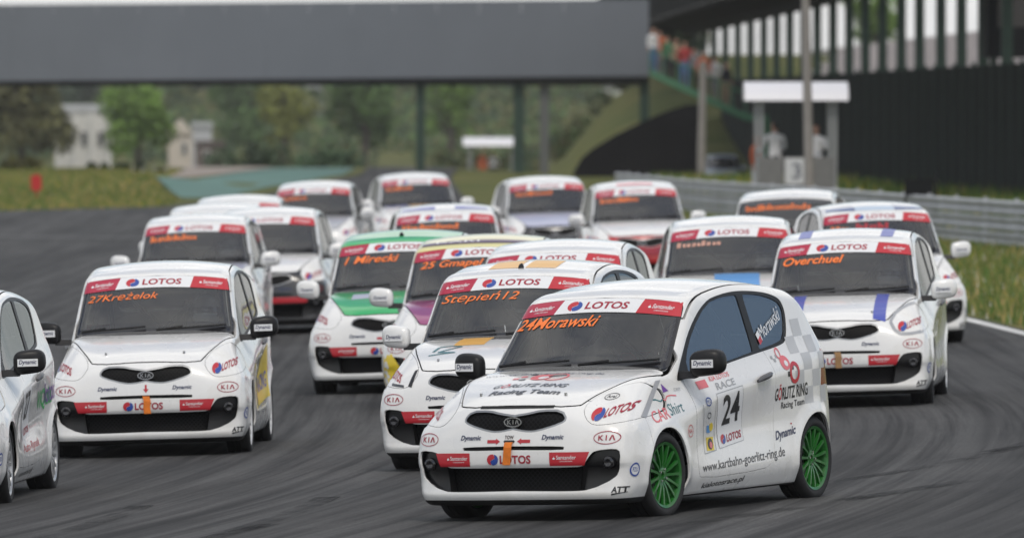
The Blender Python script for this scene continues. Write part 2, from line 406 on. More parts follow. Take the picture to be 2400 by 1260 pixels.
BONNET = chaikin([(.092, -.1), (.093, .0), (.10, .28), (.15, .43), (.185, .452), (.422, .54), (.60, .592), (.784, .639), (.99, .66), (1.005, .63), (.965, .35), (.945, 0), (.945, -.1)], 1)
HEADL = chaikin([(.462, .760), (.50, .828), (.555, .870), (.61, .898), (.65, .906), (.685, .872), (.73, .78), (.768, .69), (.742, .664), (.64, .648), (.556, .645), (.50, .685)], 1)
GRILLE = chaikin(sym([(0, .722), (.10, .735), (.19, .755), (.335, .752), (.385, .688), (.34, .655), (.17, .607), (.09, .607), (0, .624)]), 1)
INTAKE = chaikin(sym([(0, .374), (.44, .374), (.50, .38), (.545, .45), (.58, .482), (.71, .493), (.74, .468), (.73, .36), (.702, .296), (.54, .222), (.40, .216), (0, .222)]), 1)
SLIT = chaikin(sym([(0, .518), (.37, .514), (.385, .50), (.37, .488), (0, .492)]), 1)
DOOR = chaikin([(1.165, .90), (1.185, .80), (1.195, .60), (1.195, .30), (1.23, .232), (2.22, .25), (2.36, .29), (2.43, .42), (2.455, .70), (2.45, .90), (2.40, 1.06), (2.2, 1.2), (1.4, 1.1), (1.2, .95)], 1)
ROOF = [(1.3, -1), (1.3, .62), (1.52, .598), (1.78, .57), (2.3, .562), (2.8, .56), (3.06, .54), (3.10, .40), (3.13, 0), (3.13, -1)]
RWIN = chaikin(sym([(0, 1.13), (.44, 1.125), (.50, 1.15), (.46, 1.38), (.40, 1.41), (0, 1.43)]), 2)
PANEL = {}
_, B = cutout(BODY, f_arch)
PANEL['underbody'], B = cutout(B, lambda P: P[:, 2] - np.where(P[:, 0] < .5, .163, .138))
ws, B = cutout(B, lambda P: np.maximum(polysd(yz(P), WS_POLY), P[:, 0] - 2))
PANEL['windscreen'], PANEL['windscreen_frame'] = cutout(ws, lambda P: np.maximum(polysd(yz(P), WS_POLY) + .022, 1.03 - P[:, 2]))
dlo, B = cutout(B, lambda P: np.maximum(polysd(xz(P), DLO), .4 - ay_(P)))
PANEL['door_window'], dlo = cutout(dlo, lambda P: polysd(xz(P), GL1))
PANEL['quarter_window'], PANEL['window_frame'] = cutout(dlo, lambda P: polysd(xz(P), GL2))
PANEL['rear_window'], B = cutout(B, lambda P: np.maximum(polysd(yz(P), RWIN), 2.8 - P[:, 0]))
PANEL['bonnet'], B = cutout(B, lambda P: np.maximum(np.maximum(polysd(xay(P), BONNET), .70 - P[:, 2]), P[:, 0] - 1.2), .0046)
PANEL['cowl'], B = cutout(B, lambda P: np.maximum(np.maximum(.93 - P[:, 0], P[:, 0] - 1.2), np.maximum(ay_(P) - .662, .93 - P[:, 2])))
PANEL['headlight'], B = cutout(B, lambda P: np.maximum(polysd(ayz(P), HEADL), P[:, 0] - 1.05), .0012)
PANEL['roof'], B = cutout(B, lambda P: np.maximum(polysd(xay(P), ROOF), 1.3 - P[:, 2]), .005)
PANEL['door'], B = cutout(B, lambda P: np.maximum(polysd(xz(P), DOOR), .5 - ay_(P)), .0015)
PANEL['tail_lamp'], B = cutout(B, lambda P: np.maximum(np.maximum(3.21 - P[:, 0] + .25 * (P[:, 2] - .9), np.abs(P[:, 2] - .905) - .125), .56 - ay_(P)), .002)
bump, B = cutout(B, lambda P: np.maximum(P[:, 0] - .455, P[:, 2] - .80), .0018)
gr, bump = cutout(bump, lambda P: polysd(yz(P), GRILLE))
PANEL['grille'], PANEL['grille_surround'] = cutout(gr, lambda P: polysd(yz(P), GRILLE) + .012)
PANEL['air_intake'], bump = cutout(bump, lambda P: polysd(yz(P), INTAKE))
PANEL['bumper_slit'], bump = cutout(bump, lambda P: polysd(yz(P), SLIT))
PANEL['front_bumper'] = bump
PANEL['body'] = B
def main_piece(M):
    P, T = M; lab = np.arange(len(P))
    while True:
        m = lab[T].min(1); new = lab.copy(); np.minimum.at(new, T.ravel(), np.repeat(m, 3)); new = new[new]
        if (new == lab).all(): break
        lab = new
    v, c = np.unique(lab[T[:, 0]], return_counts=True); return compact(P, T[lab[T[:, 0]] == v[c.argmax()]])
for nm in ('cowl', 'bonnet', 'roof', 'windscreen', 'grille'): PANEL[nm] = main_piece(PANEL[nm])
def lr(name):
    M = PANEL[name]; return {s: clip(M, M[0][:, 1] * -s) for s in (1, -1)}
CAR = []                                      # (name, mesh, material role, side)
def reg(name, me, role=None, side=0, child=None): CAR.append((name, me, role, side, child)); return me
reg('body', panel_mesh('body', PANEL['body'], [M_WHITE, M_BLACK], .014, wmat=0), 'paint')
reg('roof', panel_mesh('roof', PANEL['roof'], [M_WHITE, M_BLACK], .02, wmat=1), 'roof')
reg('bonnet', panel_mesh('bonnet', PANEL['bonnet'], [M_WHITE, M_BLACK], .02, wmat=1), 'bonnet')
reg('front_bumper', panel_mesh('front_bumper', PANEL['front_bumper'], [M_WHITE, M_BLACK], .014), 'bumper')
reg('underbody', panel_mesh('underbody', PANEL['underbody'], M_UNDER, 0))
reg('cowl', panel_mesh('cowl', PANEL['cowl'], M_BLACK, .01, shift=.012))
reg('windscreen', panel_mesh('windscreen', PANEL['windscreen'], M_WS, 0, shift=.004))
reg('windscreen_frame', panel_mesh('windscreen_frame', PANEL['windscreen_frame'], M_GLOSSB, .006, shift=.003))
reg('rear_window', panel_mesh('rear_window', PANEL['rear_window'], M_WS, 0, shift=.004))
reg('grille', panel_mesh('grille', PANEL['grille'], [M_GRILLE, M_BLACK], 0, shift=.02))
reg('grille_surround', panel_mesh('grille_surround', PANEL['grille_surround'], [M_STEEL, M_BLACK], .022, shift=.002, wmat=1), 'surround')
for s in (1, -1):
    for nm, m_, w, sh, role in (('headlight', [M_WHITE, M_BLACK], .02, -.001, 'headlight'), ('door', [M_WHITE, M_BLACK], .02, 0, 'door'), ('door_window', M_SIDE, 0, .008, None), ('quarter_window', M_SIDE, 0, .008, None),
                                ('window_frame', [M_BLACK, M_BLACK], .012, .003, None), ('tail_lamp', M_LAMP, .01, 0, None)):
        reg(nm, panel_mesh(nm, lr(nm)[s], m_, w, shift=sh, wmat=1 if isinstance(m_, list) else 0), role, s)
def pocket(name, M, depth, mback, mwall):
    """the cut-out patch pushed back, with walls out to the bumper skin"""
    P, T = M; P2 = P + np.array([depth, 0, 0]); N = gradF(P); N /= np.linalg.norm(N, axis=1)[:, None]
    E_ = boundary(T); A, B_ = P[E_[:, 0]] - N[E_[:, 0]] * .002, P[E_[:, 1]] - N[E_[:, 1]] * .002
    n0, m = len(P2), len(E_); V = np.concatenate([P2, A, B_, P2[E_[:, 1]], P2[E_[:, 0]]])
    k = np.arange(m) + n0; W = np.concatenate([np.stack([k, k + m, k + 2 * m], 1), np.stack([k, k + 2 * m, k + 3 * m], 1)])
    TT = np.concatenate([T, W]); return mesh_np(name, to_local(V), TT[:, [0, 2, 1]], [mback, mwall], np.r_[np.zeros(len(T), int), np.ones(len(W), int)], None, False)
_c, _s = cutout(PANEL['air_intake'], lambda P: ay_(P) - (.475 + .16 * (P[:, 2] - .22)), .004)
reg('air_intake', pocket('air_intake', _c, .075, M_GRILLE, M_BLACK))
for s in (1, -1):
    m_ = clip(_s, _s[0][:, 1] * -s); fp = pocket('fog_pocket', m_, .045, M_FOG, M_BLACK)
    lb = MB(); cy, cz = .655 * s, .40; px_ = trace(np.array([[-.2, cy, cz]]), (1, 0, 0))[0][0]; lb.lathe([(-.012, .001), (-.02, .025), (-.014, .04), (0, .044), (.03, .044)], 20, 'x'); lb.v = [L(px_ + .035 + x, cy + y, cz + z) for x, y, z in lb.v]
    reg('fog_pocket', fp, None, s, ('fog_lamp', lb.mesh('fog_lamp', M_GLOSSB, smooth=True)))
reg('bumper_slit', pocket('bumper_slit', PANEL['bumper_slit'], .025, M_UNDER, M_UNDER))
# inner lining, so that the cabin is dark behind the panels
def lining():
    Vs, Ts, k = [], [], 0
    for nm in ('body', 'door', 'roof', 'window_frame', 'windscreen_frame'):
        M = clip(PANEL[nm], np.maximum(np.maximum(1.02 - PANEL[nm][0][:, 0], PANEL[nm][0][:, 0] - 3.45), .4 - PANEL[nm][0][:, 2]))
        P, T = M; N = gradF(P); N /= np.linalg.norm(N, axis=1)[:, None]
        Vs.append(P - N * .026); Ts.append(T + k); k += len(P)
    return mesh_np('cabin_lining', to_local(np.concatenate(Vs)), np.concatenate(Ts), M_TRIM)
reg('cabin_lining', lining())
# wheel arch liners
for nm, ax in (('wheel_arch', AXF), ('wheel_arch', AXR)):
    for s in (1, -1):
        mb = MB(); R = ARC + .012
        prof = [(.40, .03), (.40, R), (.70, R)]
        mb.lathe(prof, 40, 'y', math.radians(-24), math.radians(204))
        mb.v = [L(ax - x, y * s, z + AZ) for x, y, z in mb.v]
        reg(nm, mb.mesh(nm, M_UNDER), None, s)
# small fittings
def dash():
    mb = MB(); mb.prism([(X0 - x, z) for x, z in ((1.06, .90), (1.14, .945), (1.30, .955), (1.42, .93), (1.47, .86), (1.42, .66), (1.1, .55))], 'y', -.63, .63)
    return mb.mesh('dashboard', M_BLACK, bevel=.012)
reg('dashboard', dash())
def cage():
    mb = MB(); r = .021
    for s in (1, -1):
        mb.tube([L(2.05, .60 * s, .2), L(2.05, .585 * s, 1.0), L(2.07, .53 * s, 1.25), L(2.08, .47 * s, 1.375), L(2.08, .40 * s, 1.415), L(2.08, 0, 1.425)], r)
        mb.tube([L(2.08, .47 * s, 1.38), L(1.80, .49 * s, 1.375), L(1.60, .52 * s, 1.345), L(1.37, .57 * s, 1.15), L(1.22, .60 * s, .99), L(1.2, .60 * s, .3)], r)
        mb.tube([L(2.08, .45 * s, 1.39), L(2.95, .48 * s, .75)], r)
        mb.tube([L(2.05, .585 * s, .45), L(2.08, -.43 * s, 1.39)], r)
        mb.tube([L(2.05, .59 * s, .5), L(1.2, .62 * s, .62)], r)
        mb.tube([L(2.05, .59 * s, .62), L(1.2, .62 * s, .45)], r)
    mb.tube([L(1.60, -.52, 1.345), L(1.60, .52, 1.345)], r); mb.tube([L(2.05, -.59, .85), L(2.05, .59, .85)], r)
    return mb.mesh('roll_cage', M_CAGE, smooth=True)
reg('roll_cage', cage())
def seat():
    mb = MB(); yc = .36; rows = []
    prof = [(1.55, .40, .25), (1.70, .36, .26), (1.90, .34, .27), (2.02, .45, .27), (2.07, .70, .26), (2.11, .92, .25), (2.13, 1.05, .17), (2.15, 1.22, .16)]
    for i, (x, z, w) in enumerate(prof):
        wing = .12 if i not in (6,) else .06
        dx, dz = (0, wing) if i < 3 else (-wing, .0)
        rows.append([L(x + dx, yc - w - .02, z + dz), L(x, yc - w, z), L(x + .02, yc, z - .01), L(x, yc + w, z), L(x + dx, yc + w + .02, z + dz)])
    V = [p for r_ in rows for p in r_]; V2 = [(x - .03 if i >= 15 else x, y, z - (.03 if i < 15 else 0)) for i, (x, y, z) in enumerate(V)]
    n = len(V); fs = []
    for i in range(len(rows) - 1):
        for j in range(4):
            a = i * 5 + j; q = (a, a + 1, a + 6, a + 5); fs.append(q); fs.append(tuple(n + k for k in reversed(q)))
    mb.add(V + V2, fs); return mb.mesh('racing_seat', M_BLACK, smooth=True)
reg('racing_seat', seat())
def swheel():
    mb = MB(); c = Vector(L(1.53, .36, .90)); t = math.radians(28)
    ax, ay2 = Vector((0, 1, 0)), Vector((math.sin(t) * -1, 0, math.cos(t)))
    ring = [c + (ax * math.cos(a) + ay2 * math.sin(a)) * .165 for a in [2 * math.pi * k / 24 for k in range(25)]]
    mb.tube(ring, .016, 8, False)
    for a in (0, math.pi, -math.pi / 2): mb.tube([c, c + (ax * math.cos(a) + ay2 * math.sin(a)) * .16], .012)
    mb.tube([c, Vector(L(1.40, .36, .86))], .03)
    return mb.mesh('steering_wheel', M_BLACK, smooth=True)
reg('steering_wheel', swheel())
def wiper(y0, y1):
    mb = MB(); pts = []
    ys = np.linspace(y0, y1, 9); zsw = np.linspace(.997, 1.03, 9)
    Pt = trace(np.stack([np.full(9, .2), ys, zsw], 1), (1, 0, 0)); Nn = gradF(Pt)
    Q = to_local(Pt + Nn * .018); mb.tube(Q, .008, 6); mb.tube([Q[0], Q[3] + np.array([0, 0, .012])], .011, 6)
    return mb.mesh('wiper', M_BLACK, smooth=True)
reg('wiper', wiper(-.59, -.07)); reg('wiper', wiper(.02, .58))
def mirror(s):
    """rounded housing on a foot at the door corner"""
    n, m = 20, 14; cx, cyy, cz = 1.20, .885, 1.01; ax, by, hz = .085, .115, .088; V = []; N = []
    def se(c, p): return math.copysign(abs(c) ** p, c)
    for i in range(m + 1):
        ph = -math.pi / 2 + math.pi * i / m
        for k in range(n):
            th = 2 * math.pi * k / n; cp = se(math.cos(ph), .5)
            x = ax * se(math.cos(th), .6) * cp; y = by * se(math.sin(th), .55) * cp; z = hz * se(math.sin(ph), .6)
            if x > 0: x *= .45                                           # flat glass side at the back
            z += .012 * (y / by); z -= .02 * (max(0, y / by) ** 2) * (1 if z > 0 else 0)
            x += .025 * (y / by)
            V.append(L(cx + x, (cyy + y) * s, cz + z))
    fs = [(i * n + k, i * n + (k + 1) % n, (i + 1) * n + (k + 1) % n, (i + 1) * n + k) for i in range(m) for k in range(n)]
    mb = MB(); mb.add(V, fs); me = mb.mesh('mirror_housing', M_BLACK, smooth=True, angle=60)
    fb = MB(); fb.prism([(X0 - 1.13, .905), (X0 - 1.25, .925), (X0 - 1.25, .955), (X0 - 1.15, .955)], 'y', min(.68 * s, .82 * s), max(.68 * s, .82 * s))
    return me, fb.mesh('mirror_foot', M_BLACK, bevel=.008)
for s in (1, -1):
    a, b = mirror(s); reg('mirror', a, 'mirror', s, ('mirror_foot', b))
def handle(s):
    mb = MB(); P = trace(np.array([[x, 1.2, z] for x, z in ((2.14, .848), (2.19, .866), (2.25, .874), (2.31, .885), (2.36, .892))]), (0, -1, 0))
    Q = [L(p[0], (p[1] + .014 + .012 * k) * s, p[2]) for p, k in zip(P, (0, 1, 1, 1, 0))]
    mb.tube(Q, [.012, .02, .022, .02, .012], 8); return mb.mesh('door_handle', mat('handle grey', (.1, .1, .105), .35), smooth=True)
HANDLE = {s: handle(s) for s in (1, -1)}
def emblem():
    mb = MB(); n = 28
    P0 = trace(np.array([[-.2, 0, .675]]), (1, 0, 0))[0]; x = P0[0] - .004
    for r0, r1, d in ((1., .86, .008),):
        o = [(math.cos(2 * math.pi * k / n), math.sin(2 * math.pi * k / n)) for k in range(n)]
        V = [L(x - d, a * .066 * q, .675 + b * .034 * (q if q == 1 else .78)) for q in (1., .88) for a, b in o] + [L(x + .02, a * .066 * q, .675 + b * .034 * q) for q in (1., .88) for a, b in o]
        fs = []
        for k in range(n):
            j = (k + 1) % n; fs += [(k, j, n + j, n + k), (k, 2 * n + k, 2 * n + j, j), (n + k, n + j, 3 * n + j, 3 * n + k)]
        mb.add(V, fs)
    return mb
EMB = emblem()
def hood_slot():  # dark strip on the skin, painting the shade in the bonnet-to-grille gap
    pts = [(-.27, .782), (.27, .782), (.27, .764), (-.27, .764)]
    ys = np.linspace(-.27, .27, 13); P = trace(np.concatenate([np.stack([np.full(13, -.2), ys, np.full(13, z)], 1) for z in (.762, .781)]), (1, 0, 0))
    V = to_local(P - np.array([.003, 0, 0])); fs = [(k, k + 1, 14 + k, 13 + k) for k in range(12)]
    return mesh_np('bonnet_gap_shade', V, fs, M_UNDER)
# wheels
def wheel_meshes(paint):
    tb = MB(); R, w = .287, .098
    tb.lathe([(-w * .8, .205), (-w, .23), (-w * 1.02, .255), (-w * .9, .276), (-w * .72, R), (-.03, R + .002), (-.028, R - .006), (-.022, R - .006), (-.02, R + .002), (.02, R + .002), (.022, R - .006), (.028, R - .006), (.03, R + .002), (w * .72, R), (w * .9, .276), (w * 1.02, .255), (w, .23), (w * .8, .212)], 48)
    rb = MB()
    rb.lathe([(-w * .8, .207), (-w * .6, .19), (w * .3, .187), (w * .62, .193), (w * .86, .2), (w * .9, .207), (w * .94, .218), (w * .86, .221), (w * .7, .214)], 48)
    for k in range(15):
        a = 2 * math.pi * k / 15; c, d = math.cos(a), math.sin(a)
        def pt(r, t, y): return (r * c - t * d, y, r * d + t * c)
        V = []
        for r, hw, y, th in ((.035, .010, w * .62, .03), (.09, .0085, w * .78, .024), (.15, .0075, w * .84, .02), (.2, .011, w * .86, .016)):
            V += [pt(r, -hw, y), pt(r, hw, y), pt(r, hw * 1.2, y - th), pt(r, -hw * 1.2, y - th)]
        fs = []
        for i in range(3):
            for j in range(4): a0 = i * 4 + j; a1 = i * 4 + (j + 1) % 4; fs.append((a0, a1, a1 + 4, a0 + 4))
        rb.add(V, fs)
    rb.lathe([(w * .3, .06), (w * .62, .056), (w * .66, .05), (w * .66, .022), (w * .5, .02), (w * .5, .001)], 24)
    rb.mi = 1
    for k in range(4):
        a = 2 * math.pi * k / 4 + .5; p = (.043 * math.cos(a), w * .64, .043 * math.sin(a)); rb.tube([p, (p[0], w * .78, p[2])], .0085, 6)
    db = MB(); db.lathe([(w * .0, .05), (w * .0, .155), (-.02, .155), (-.02, .05)], 32)
    return tb.mesh('tyre', M_TYRE, smooth=True, angle=50), rb.mesh('rim', [paint, M_CHROME], smooth=True, angle=40), db.mesh('brake_disc', M_STEEL, smooth=True)
# ---------------------------------------------------------------- ground, track, grass
def sstep(t): t = np.clip(t, 0, 1); return t * t * (3 - 2 * t)
def terr(x, y):
    """height of the land: crossfall near, falling away beyond a crest, a grass bank up to the right"""
    x = np.asarray(x, float); y = np.asarray(y, float); u = x / np.maximum(y, 30)
    z = FALL * np.clip((330 - y) / 90, 0, 1) * np.clip(x, -30, 30)
    d = np.minimum(.02 * np.maximum(y - 385, 0), 1.6) + .0055 * np.maximum(y - 465, 0)
    z = z - d * (1 - sstep((u - .002) / .01))
    z = z + sstep((u - .001) / .018) * sstep((y - 400) / 110) * 5.2
    z = z - 1.0 * np.exp(-((x - 8.6) ** 2 + ((y - 382) / 3) ** 2) / 40)
    z = z + sstep((y - 1040) / 420) * (1 - sstep((u - .002) / .01)) * 17
    z = z + .45 * np.exp(-((x + 12.5) / 3.2) ** 2 - ((y - 300) / 14) ** 2)
    return z
def sheet(name, xs, ys, material, dz=0., clips=(), uvfn=None, kind='structure'):
    xs, ys = np.asarray(xs, float), np.asarray(ys, float); nx, ny = len(xs), len(ys)
    X, Y = np.meshgrid(xs, ys); P = np.stack([X.ravel(), Y.ravel(), np.zeros(nx * ny)], 1)
    k = (np.arange(ny - 1)[:, None] * nx + np.arange(nx - 1)[None]).ravel()
    T = np.concatenate([np.stack([k, k + 1, k + nx + 1], 1), np.stack([k, k + nx + 1, k + nx], 1)]); M = (P, T)
    for fn in clips: M = clip(M, fn(M[0]))
    P, T = M; P = P.copy(); P[:, 2] = terr(P[:, 0], P[:, 1]) + dz
    me = mesh_np(name, P, T, material)
    if uvfn is not None:
        uv = uvfn(P); l = me.uv_layers.new(name='flow'); idx = np.empty(len(me.loops), np.int32); me.loops.foreach_get('vertex_index', idx)
        l.data.foreach_set('uv', uv[idx].astype(np.float32).ravel())
    o = link(name, me); tag(o, kind=kind); return o
CX, CY = -118.0, 82.0                          # centre of the bend, left of the frame
def flow(P):
    x, y = P[:, 0] - CX, P[:, 1] - CY
    r = np.where(y > 0, x, np.hypot(x, y)); a = np.where(y > 0, y, np.arctan2(y, np.maximum(x, .1)) * 120)
    return np.stack([r, a], 1)
def asphalt():
    m = mat('asphalt', (.06, .06, .062), .9, spec=.3); n, l = m.node_tree.nodes, m.node_tree.links; b = n['Principled BSDF']
    uv = n.new('ShaderNodeUVMap'); uv.uv_map = 'flow'; tc_ = n.new('ShaderNodeTexCoord')
    def noise(scale, vec, det=5, ro=.6):
        q = n.new('ShaderNodeTexNoise'); q.inputs['Scale'].default_value = scale; q.inputs['Detail'].default_value = det; q.inputs['Roughness'].default_value = ro; l.new(vec, q.inputs['Vector']); return q.outputs['Fac']
    def mapped(sc):
        q = n.new('ShaderNodeMapping'); q.inputs['Scale'].default_value = sc; l.new(uv.outputs['UV'], q.inputs['Vector']); return q.outputs['Vector']
    def ramp(f, p0, c0, p1, c1):
        q = n.new('ShaderNodeValToRGB'); q.color_ramp.elements[0].position = p0; q.color_ramp.elements[1].position = p1
        q.color_ramp.elements[0].color = (*c0, 1); q.color_ramp.elements[1].color = (*c1, 1); l.new(f, q.inputs['Fac']); return q.outputs['Color']
    def mul(a, c, f=1.):
        q = n.new('ShaderNodeMix'); q.data_type = 'RGBA'; q.blend_type = 'MULTIPLY'; q.inputs[0].default_value = f; l.new(a, q.inputs[6]); l.new(c, q.inputs[7]); return q.outputs[2]
    base = ramp(noise(.35, tc_.outputs['Object']), .3, (.046, .046, .046), .7, (.070, .069, .068))
    broad = ramp(noise(1.0, mapped((.55, .018, 1)), 4), .35, (.58, .58, .59), .65, (1.18, 1.18, 1.18))
    fine = ramp(noise(1.0, mapped((5.5, .06, 1)), 7, .72), .40, (.42, .42, .43), .57, (1.25, 1.25, 1.25))
    marks = ramp(noise(1.0, mapped((2.2, .03, 1)), 3, .5), .30, (.34, .34, .35), .41, (1, 1, 1))
    grit = ramp(noise(38, tc_.outputs['Object'], 4, .7), .3, (.55, .55, .55), .7, (1.4, 1.4, 1.4))
    c = mul(mul(mul(mul(base, broad), fine), marks), grit); l.new(c, b.inputs['Base Color'])
    rr = n.new('ShaderNodeMapRange'); rr.inputs['To Min'].default_value = .75; rr.inputs['To Max'].default_value = .95; l.new(noise(1.0, mapped((3., .04, 1)), 4), rr.inputs['Value']); l.new(rr.outputs['Result'], b.inputs['Roughness'])
    bp = n.new('ShaderNodeBump'); bp.inputs['Strength'].default_value = .35; bp.inputs['Distance'].default_value = .01; l.new(noise(70, tc_.outputs['Object'], 3), bp.inputs['Height']); l.new(bp.outputs['Normal'], b.inputs['Normal'])
    return m
M_ASPH = asphalt()
def turf():
    m = mat('turf', (.06, .08, .02), .9, spec=.1); n, l = m.node_tree.nodes, m.node_tree.links; b = n['Principled BSDF']; t = n.new('ShaderNodeTexCoord')
    q = n.new('ShaderNodeTexNoise'); q.inputs['Scale'].default_value = .22; q.inputs['Detail'].default_value = 9; q.inputs['Roughness'].default_value = .7; l.new(t.outputs['Object'], q.inputs['Vector'])
    r = n.new('ShaderNodeValToRGB'); e = r.color_ramp.elements; e[0].position = .3; e[0].color = (.05, .075, .018, 1); e[1].position = .72; e[1].color = (.20, .16, .06, 1)
    k = e.new(.5); k.color = (.10, .11, .03, 1); l.new(q.outputs['Fac'], r.inputs['Fac']); l.new(r.outputs['Color'], b.inputs['Base Color']); return m
M_TURF = turf()
sheet('ground', np.r_[-480, -250, -120, -70, np.arange(-50, 51, 2.5), 70, 120, 250, 480], np.r_[-60, 0, np.arange(20, 600, 4.), np.arange(600, 1600, 25)], M_TURF)
R_EDGE = cub([(20, 11), (60, 8.2), (85, 6.6), (105.8, 5.80), (113.7, 5.48), (140, 4.9), (165, 4.0), (190, 2.8), (215, 1.2), (245, -.6), (300, -1.8), (400, -2.2), (470, -2.2)])
L_EDGE = cub([(20, -45), (255, -45), (258, -30), (262, -9.6), (285, -7.4), (346, -5.6), (400, -6), (470, -7)])
TRK = [lambda P: P[:, 0] - R_EDGE(P[:, 1]), lambda P: np.where(P[:, 1] < 255, -1., np.interp(P[:, 1], [255, 258, 262, 285, 346, 400, 470], [-45, -30, -9.6, -7.4, -5.6, -6, -7]) - P[:, 0])]
sheet('track', np.arange(-46, 13, 1.0), np.r_[np.arange(20, 262, 1.5), np.arange(262, 470, 3)], M_ASPH, .02, TRK, flow)
M_LINE = mat('worn white line paint', (.62, .62, .60), .7, noise=.25, nscale=1.2)
def ribbon(name, pts, w, m, dz):
    pts = np.array(pts, float); d = np.gradient(pts, axis=0); nn = np.stack([-d[:, 1], d[:, 0]], 1); nn /= np.linalg.norm(nn, axis=1)[:, None]; A, B_ = pts - nn * w / 2, pts + nn * w / 2
    P = np.concatenate([A, B_]); P = np.concatenate([P, (terr(P[:, 0], P[:, 1]) + dz)[:, None]], 1); k = np.arange(len(pts) - 1); n_ = len(pts)
    o = link(name, mesh_np(name, P, np.stack([k, k + 1, k + n_ + 1, k + n_], 1), m)); tag(o, kind='structure')
ribbon('edge_line', [(float(R_EDGE(y)) - .16, y) for y in np.arange(40, 240, 1.5)], .15, M_LINE, .026)
M_LINE2 = mat('faded line paint', (.16, .16, .158), .8, noise=.4, nscale=.8)
ribbon('runoff_line', [(x, 204 - 2.6 * (x + 8)) for x in np.arange(-15, -6.9, .5)], .35, M_LINE2, .026)
M_TEAL = mat('teal runoff paint', (.09, .19, .16), .8, noise=.3, nscale=.3)
sheet('runoff', np.arange(-14, 0, .8), np.arange(276, 384, 2.), M_TEAL, .022, [lambda P: np.maximum(np.maximum(P[:, 0] - np.interp(P[:, 1], [276, 346, 400], [-8.6, -6.2, -6.4]), np.interp(P[:, 1], [276, 300, 350, 400], [-9.6, -11.4, -10.5, -9.]) - P[:, 0]), np.maximum(278 - P[:, 1], P[:, 1] - 380))])
M_GRAVEL = mat('pale gravel', (.34, .29, .25), .95, noise=.3, nscale=2.)
sheet('gravel_trap', np.arange(-22, -4, 1.), np.arange(330, 392, 2.), M_GRAVEL, .022, [lambda P: np.maximum(np.maximum(P[:, 0] - np.interp(P[:, 1], [330, 350, 400], [-11.6, -10.7, -9.2]), np.interp(P[:, 1], [330, 350, 390], [-12.0, -14.5, -13.]) - P[:, 0]), 334 - P[:, 1])])
# tall grass on the verge between the edge line and the guard rail
def blades(name, n, place, hmin, hmax, wid, mats, pick, kind='stuff', lean=.35):
    V = np.empty((n * 3, 3)); mi = np.empty(n, int)
    X, Y = place(n); Z = terr(X, Y); h = RNG.uniform(hmin, hmax, n); a = RNG.uniform(0, 2 * np.pi, n); w = wid * RNG.uniform(.6, 1.3, n)
    dx, dy = np.cos(a), np.sin(a); la = RNG.uniform(-lean, lean, (n, 2)) * h[:, None]
    V[0::3] = np.stack([X - dx * w, Y - dy * w, Z], 1); V[1::3] = np.stack([X + dx * w, Y + dy * w, Z], 1); V[2::3] = np.stack([X + la[:, 0], Y + la[:, 1], Z + h], 1)
    me = mesh_np(name, V, np.arange(n * 3).reshape(-1, 3), mats, pick(n), None, False); return tag(link(name, me), kind=kind)
GR = [mat('grass green', (.085, .16, .025), .8), mat('grass olive', (.19, .20, .045), .8), mat('grass straw', (.42, .32, .12), .85), mat('dandelion head', (.55, .54, .48), .9), mat('yellow flower', (.62, .50, .03), .8)]
RAIL = cub([(100, 14.2), (125, 11.6), (157, 8.57), (191.6, 5.98), (218, 3.96), (245, 2.6)])
def verge(n):
    Y = RNG.uniform(92, 235, n); e = R_EDGE(Y) + .15; X = e + (RAIL(np.maximum(Y, 100)) - e + .3) * RNG.uniform(0, 1, n); return X, Y
g_ = blades('verge_grass', 60000, verge, .05, .20, .016, GR, lambda n: RNG.choice(5, n, p=[.50, .33, .14, .025, .005]))
tag(g_, 'rough green and straw coloured grass beside the track edge line', 'grass')
def weeds(n):
    Y = RNG.uniform(150, 290, n); X = RAIL(np.minimum(Y, 245)) + RNG.uniform(.3, 1, n) ** 1.2 * 7 ; return X, Y
g_ = blades('bank_grass', 26000, weeds, .15, .6, .035, GR, lambda n: RNG.choice(5, n, p=[.72, .16, .05, 0, .07]))
tag(g_, 'tall green grass with yellow flowers behind the guard rail', 'grass')

def mound(n):
    Y = RNG.uniform(262, 372, n); X = RNG.uniform(-21, -8.5, n); k = X < np.interp(Y, [262, 276, 300, 350, 372], [-9.8, -9.8, -11.5, -12.5, -13]); return X[k], Y[k]
def mound_n(n): return mound(n)
_x, _y = mound(40000)
g_ = blades('mound_grass', len(_x), lambda n: (_x, _y), .03, .14, .05, GR, lambda n: RNG.choice(5, n, p=[.34, .46, .19, 0, .01]))
tag(g_, 'rough olive grass on the mound left of the track, far off', 'grass')

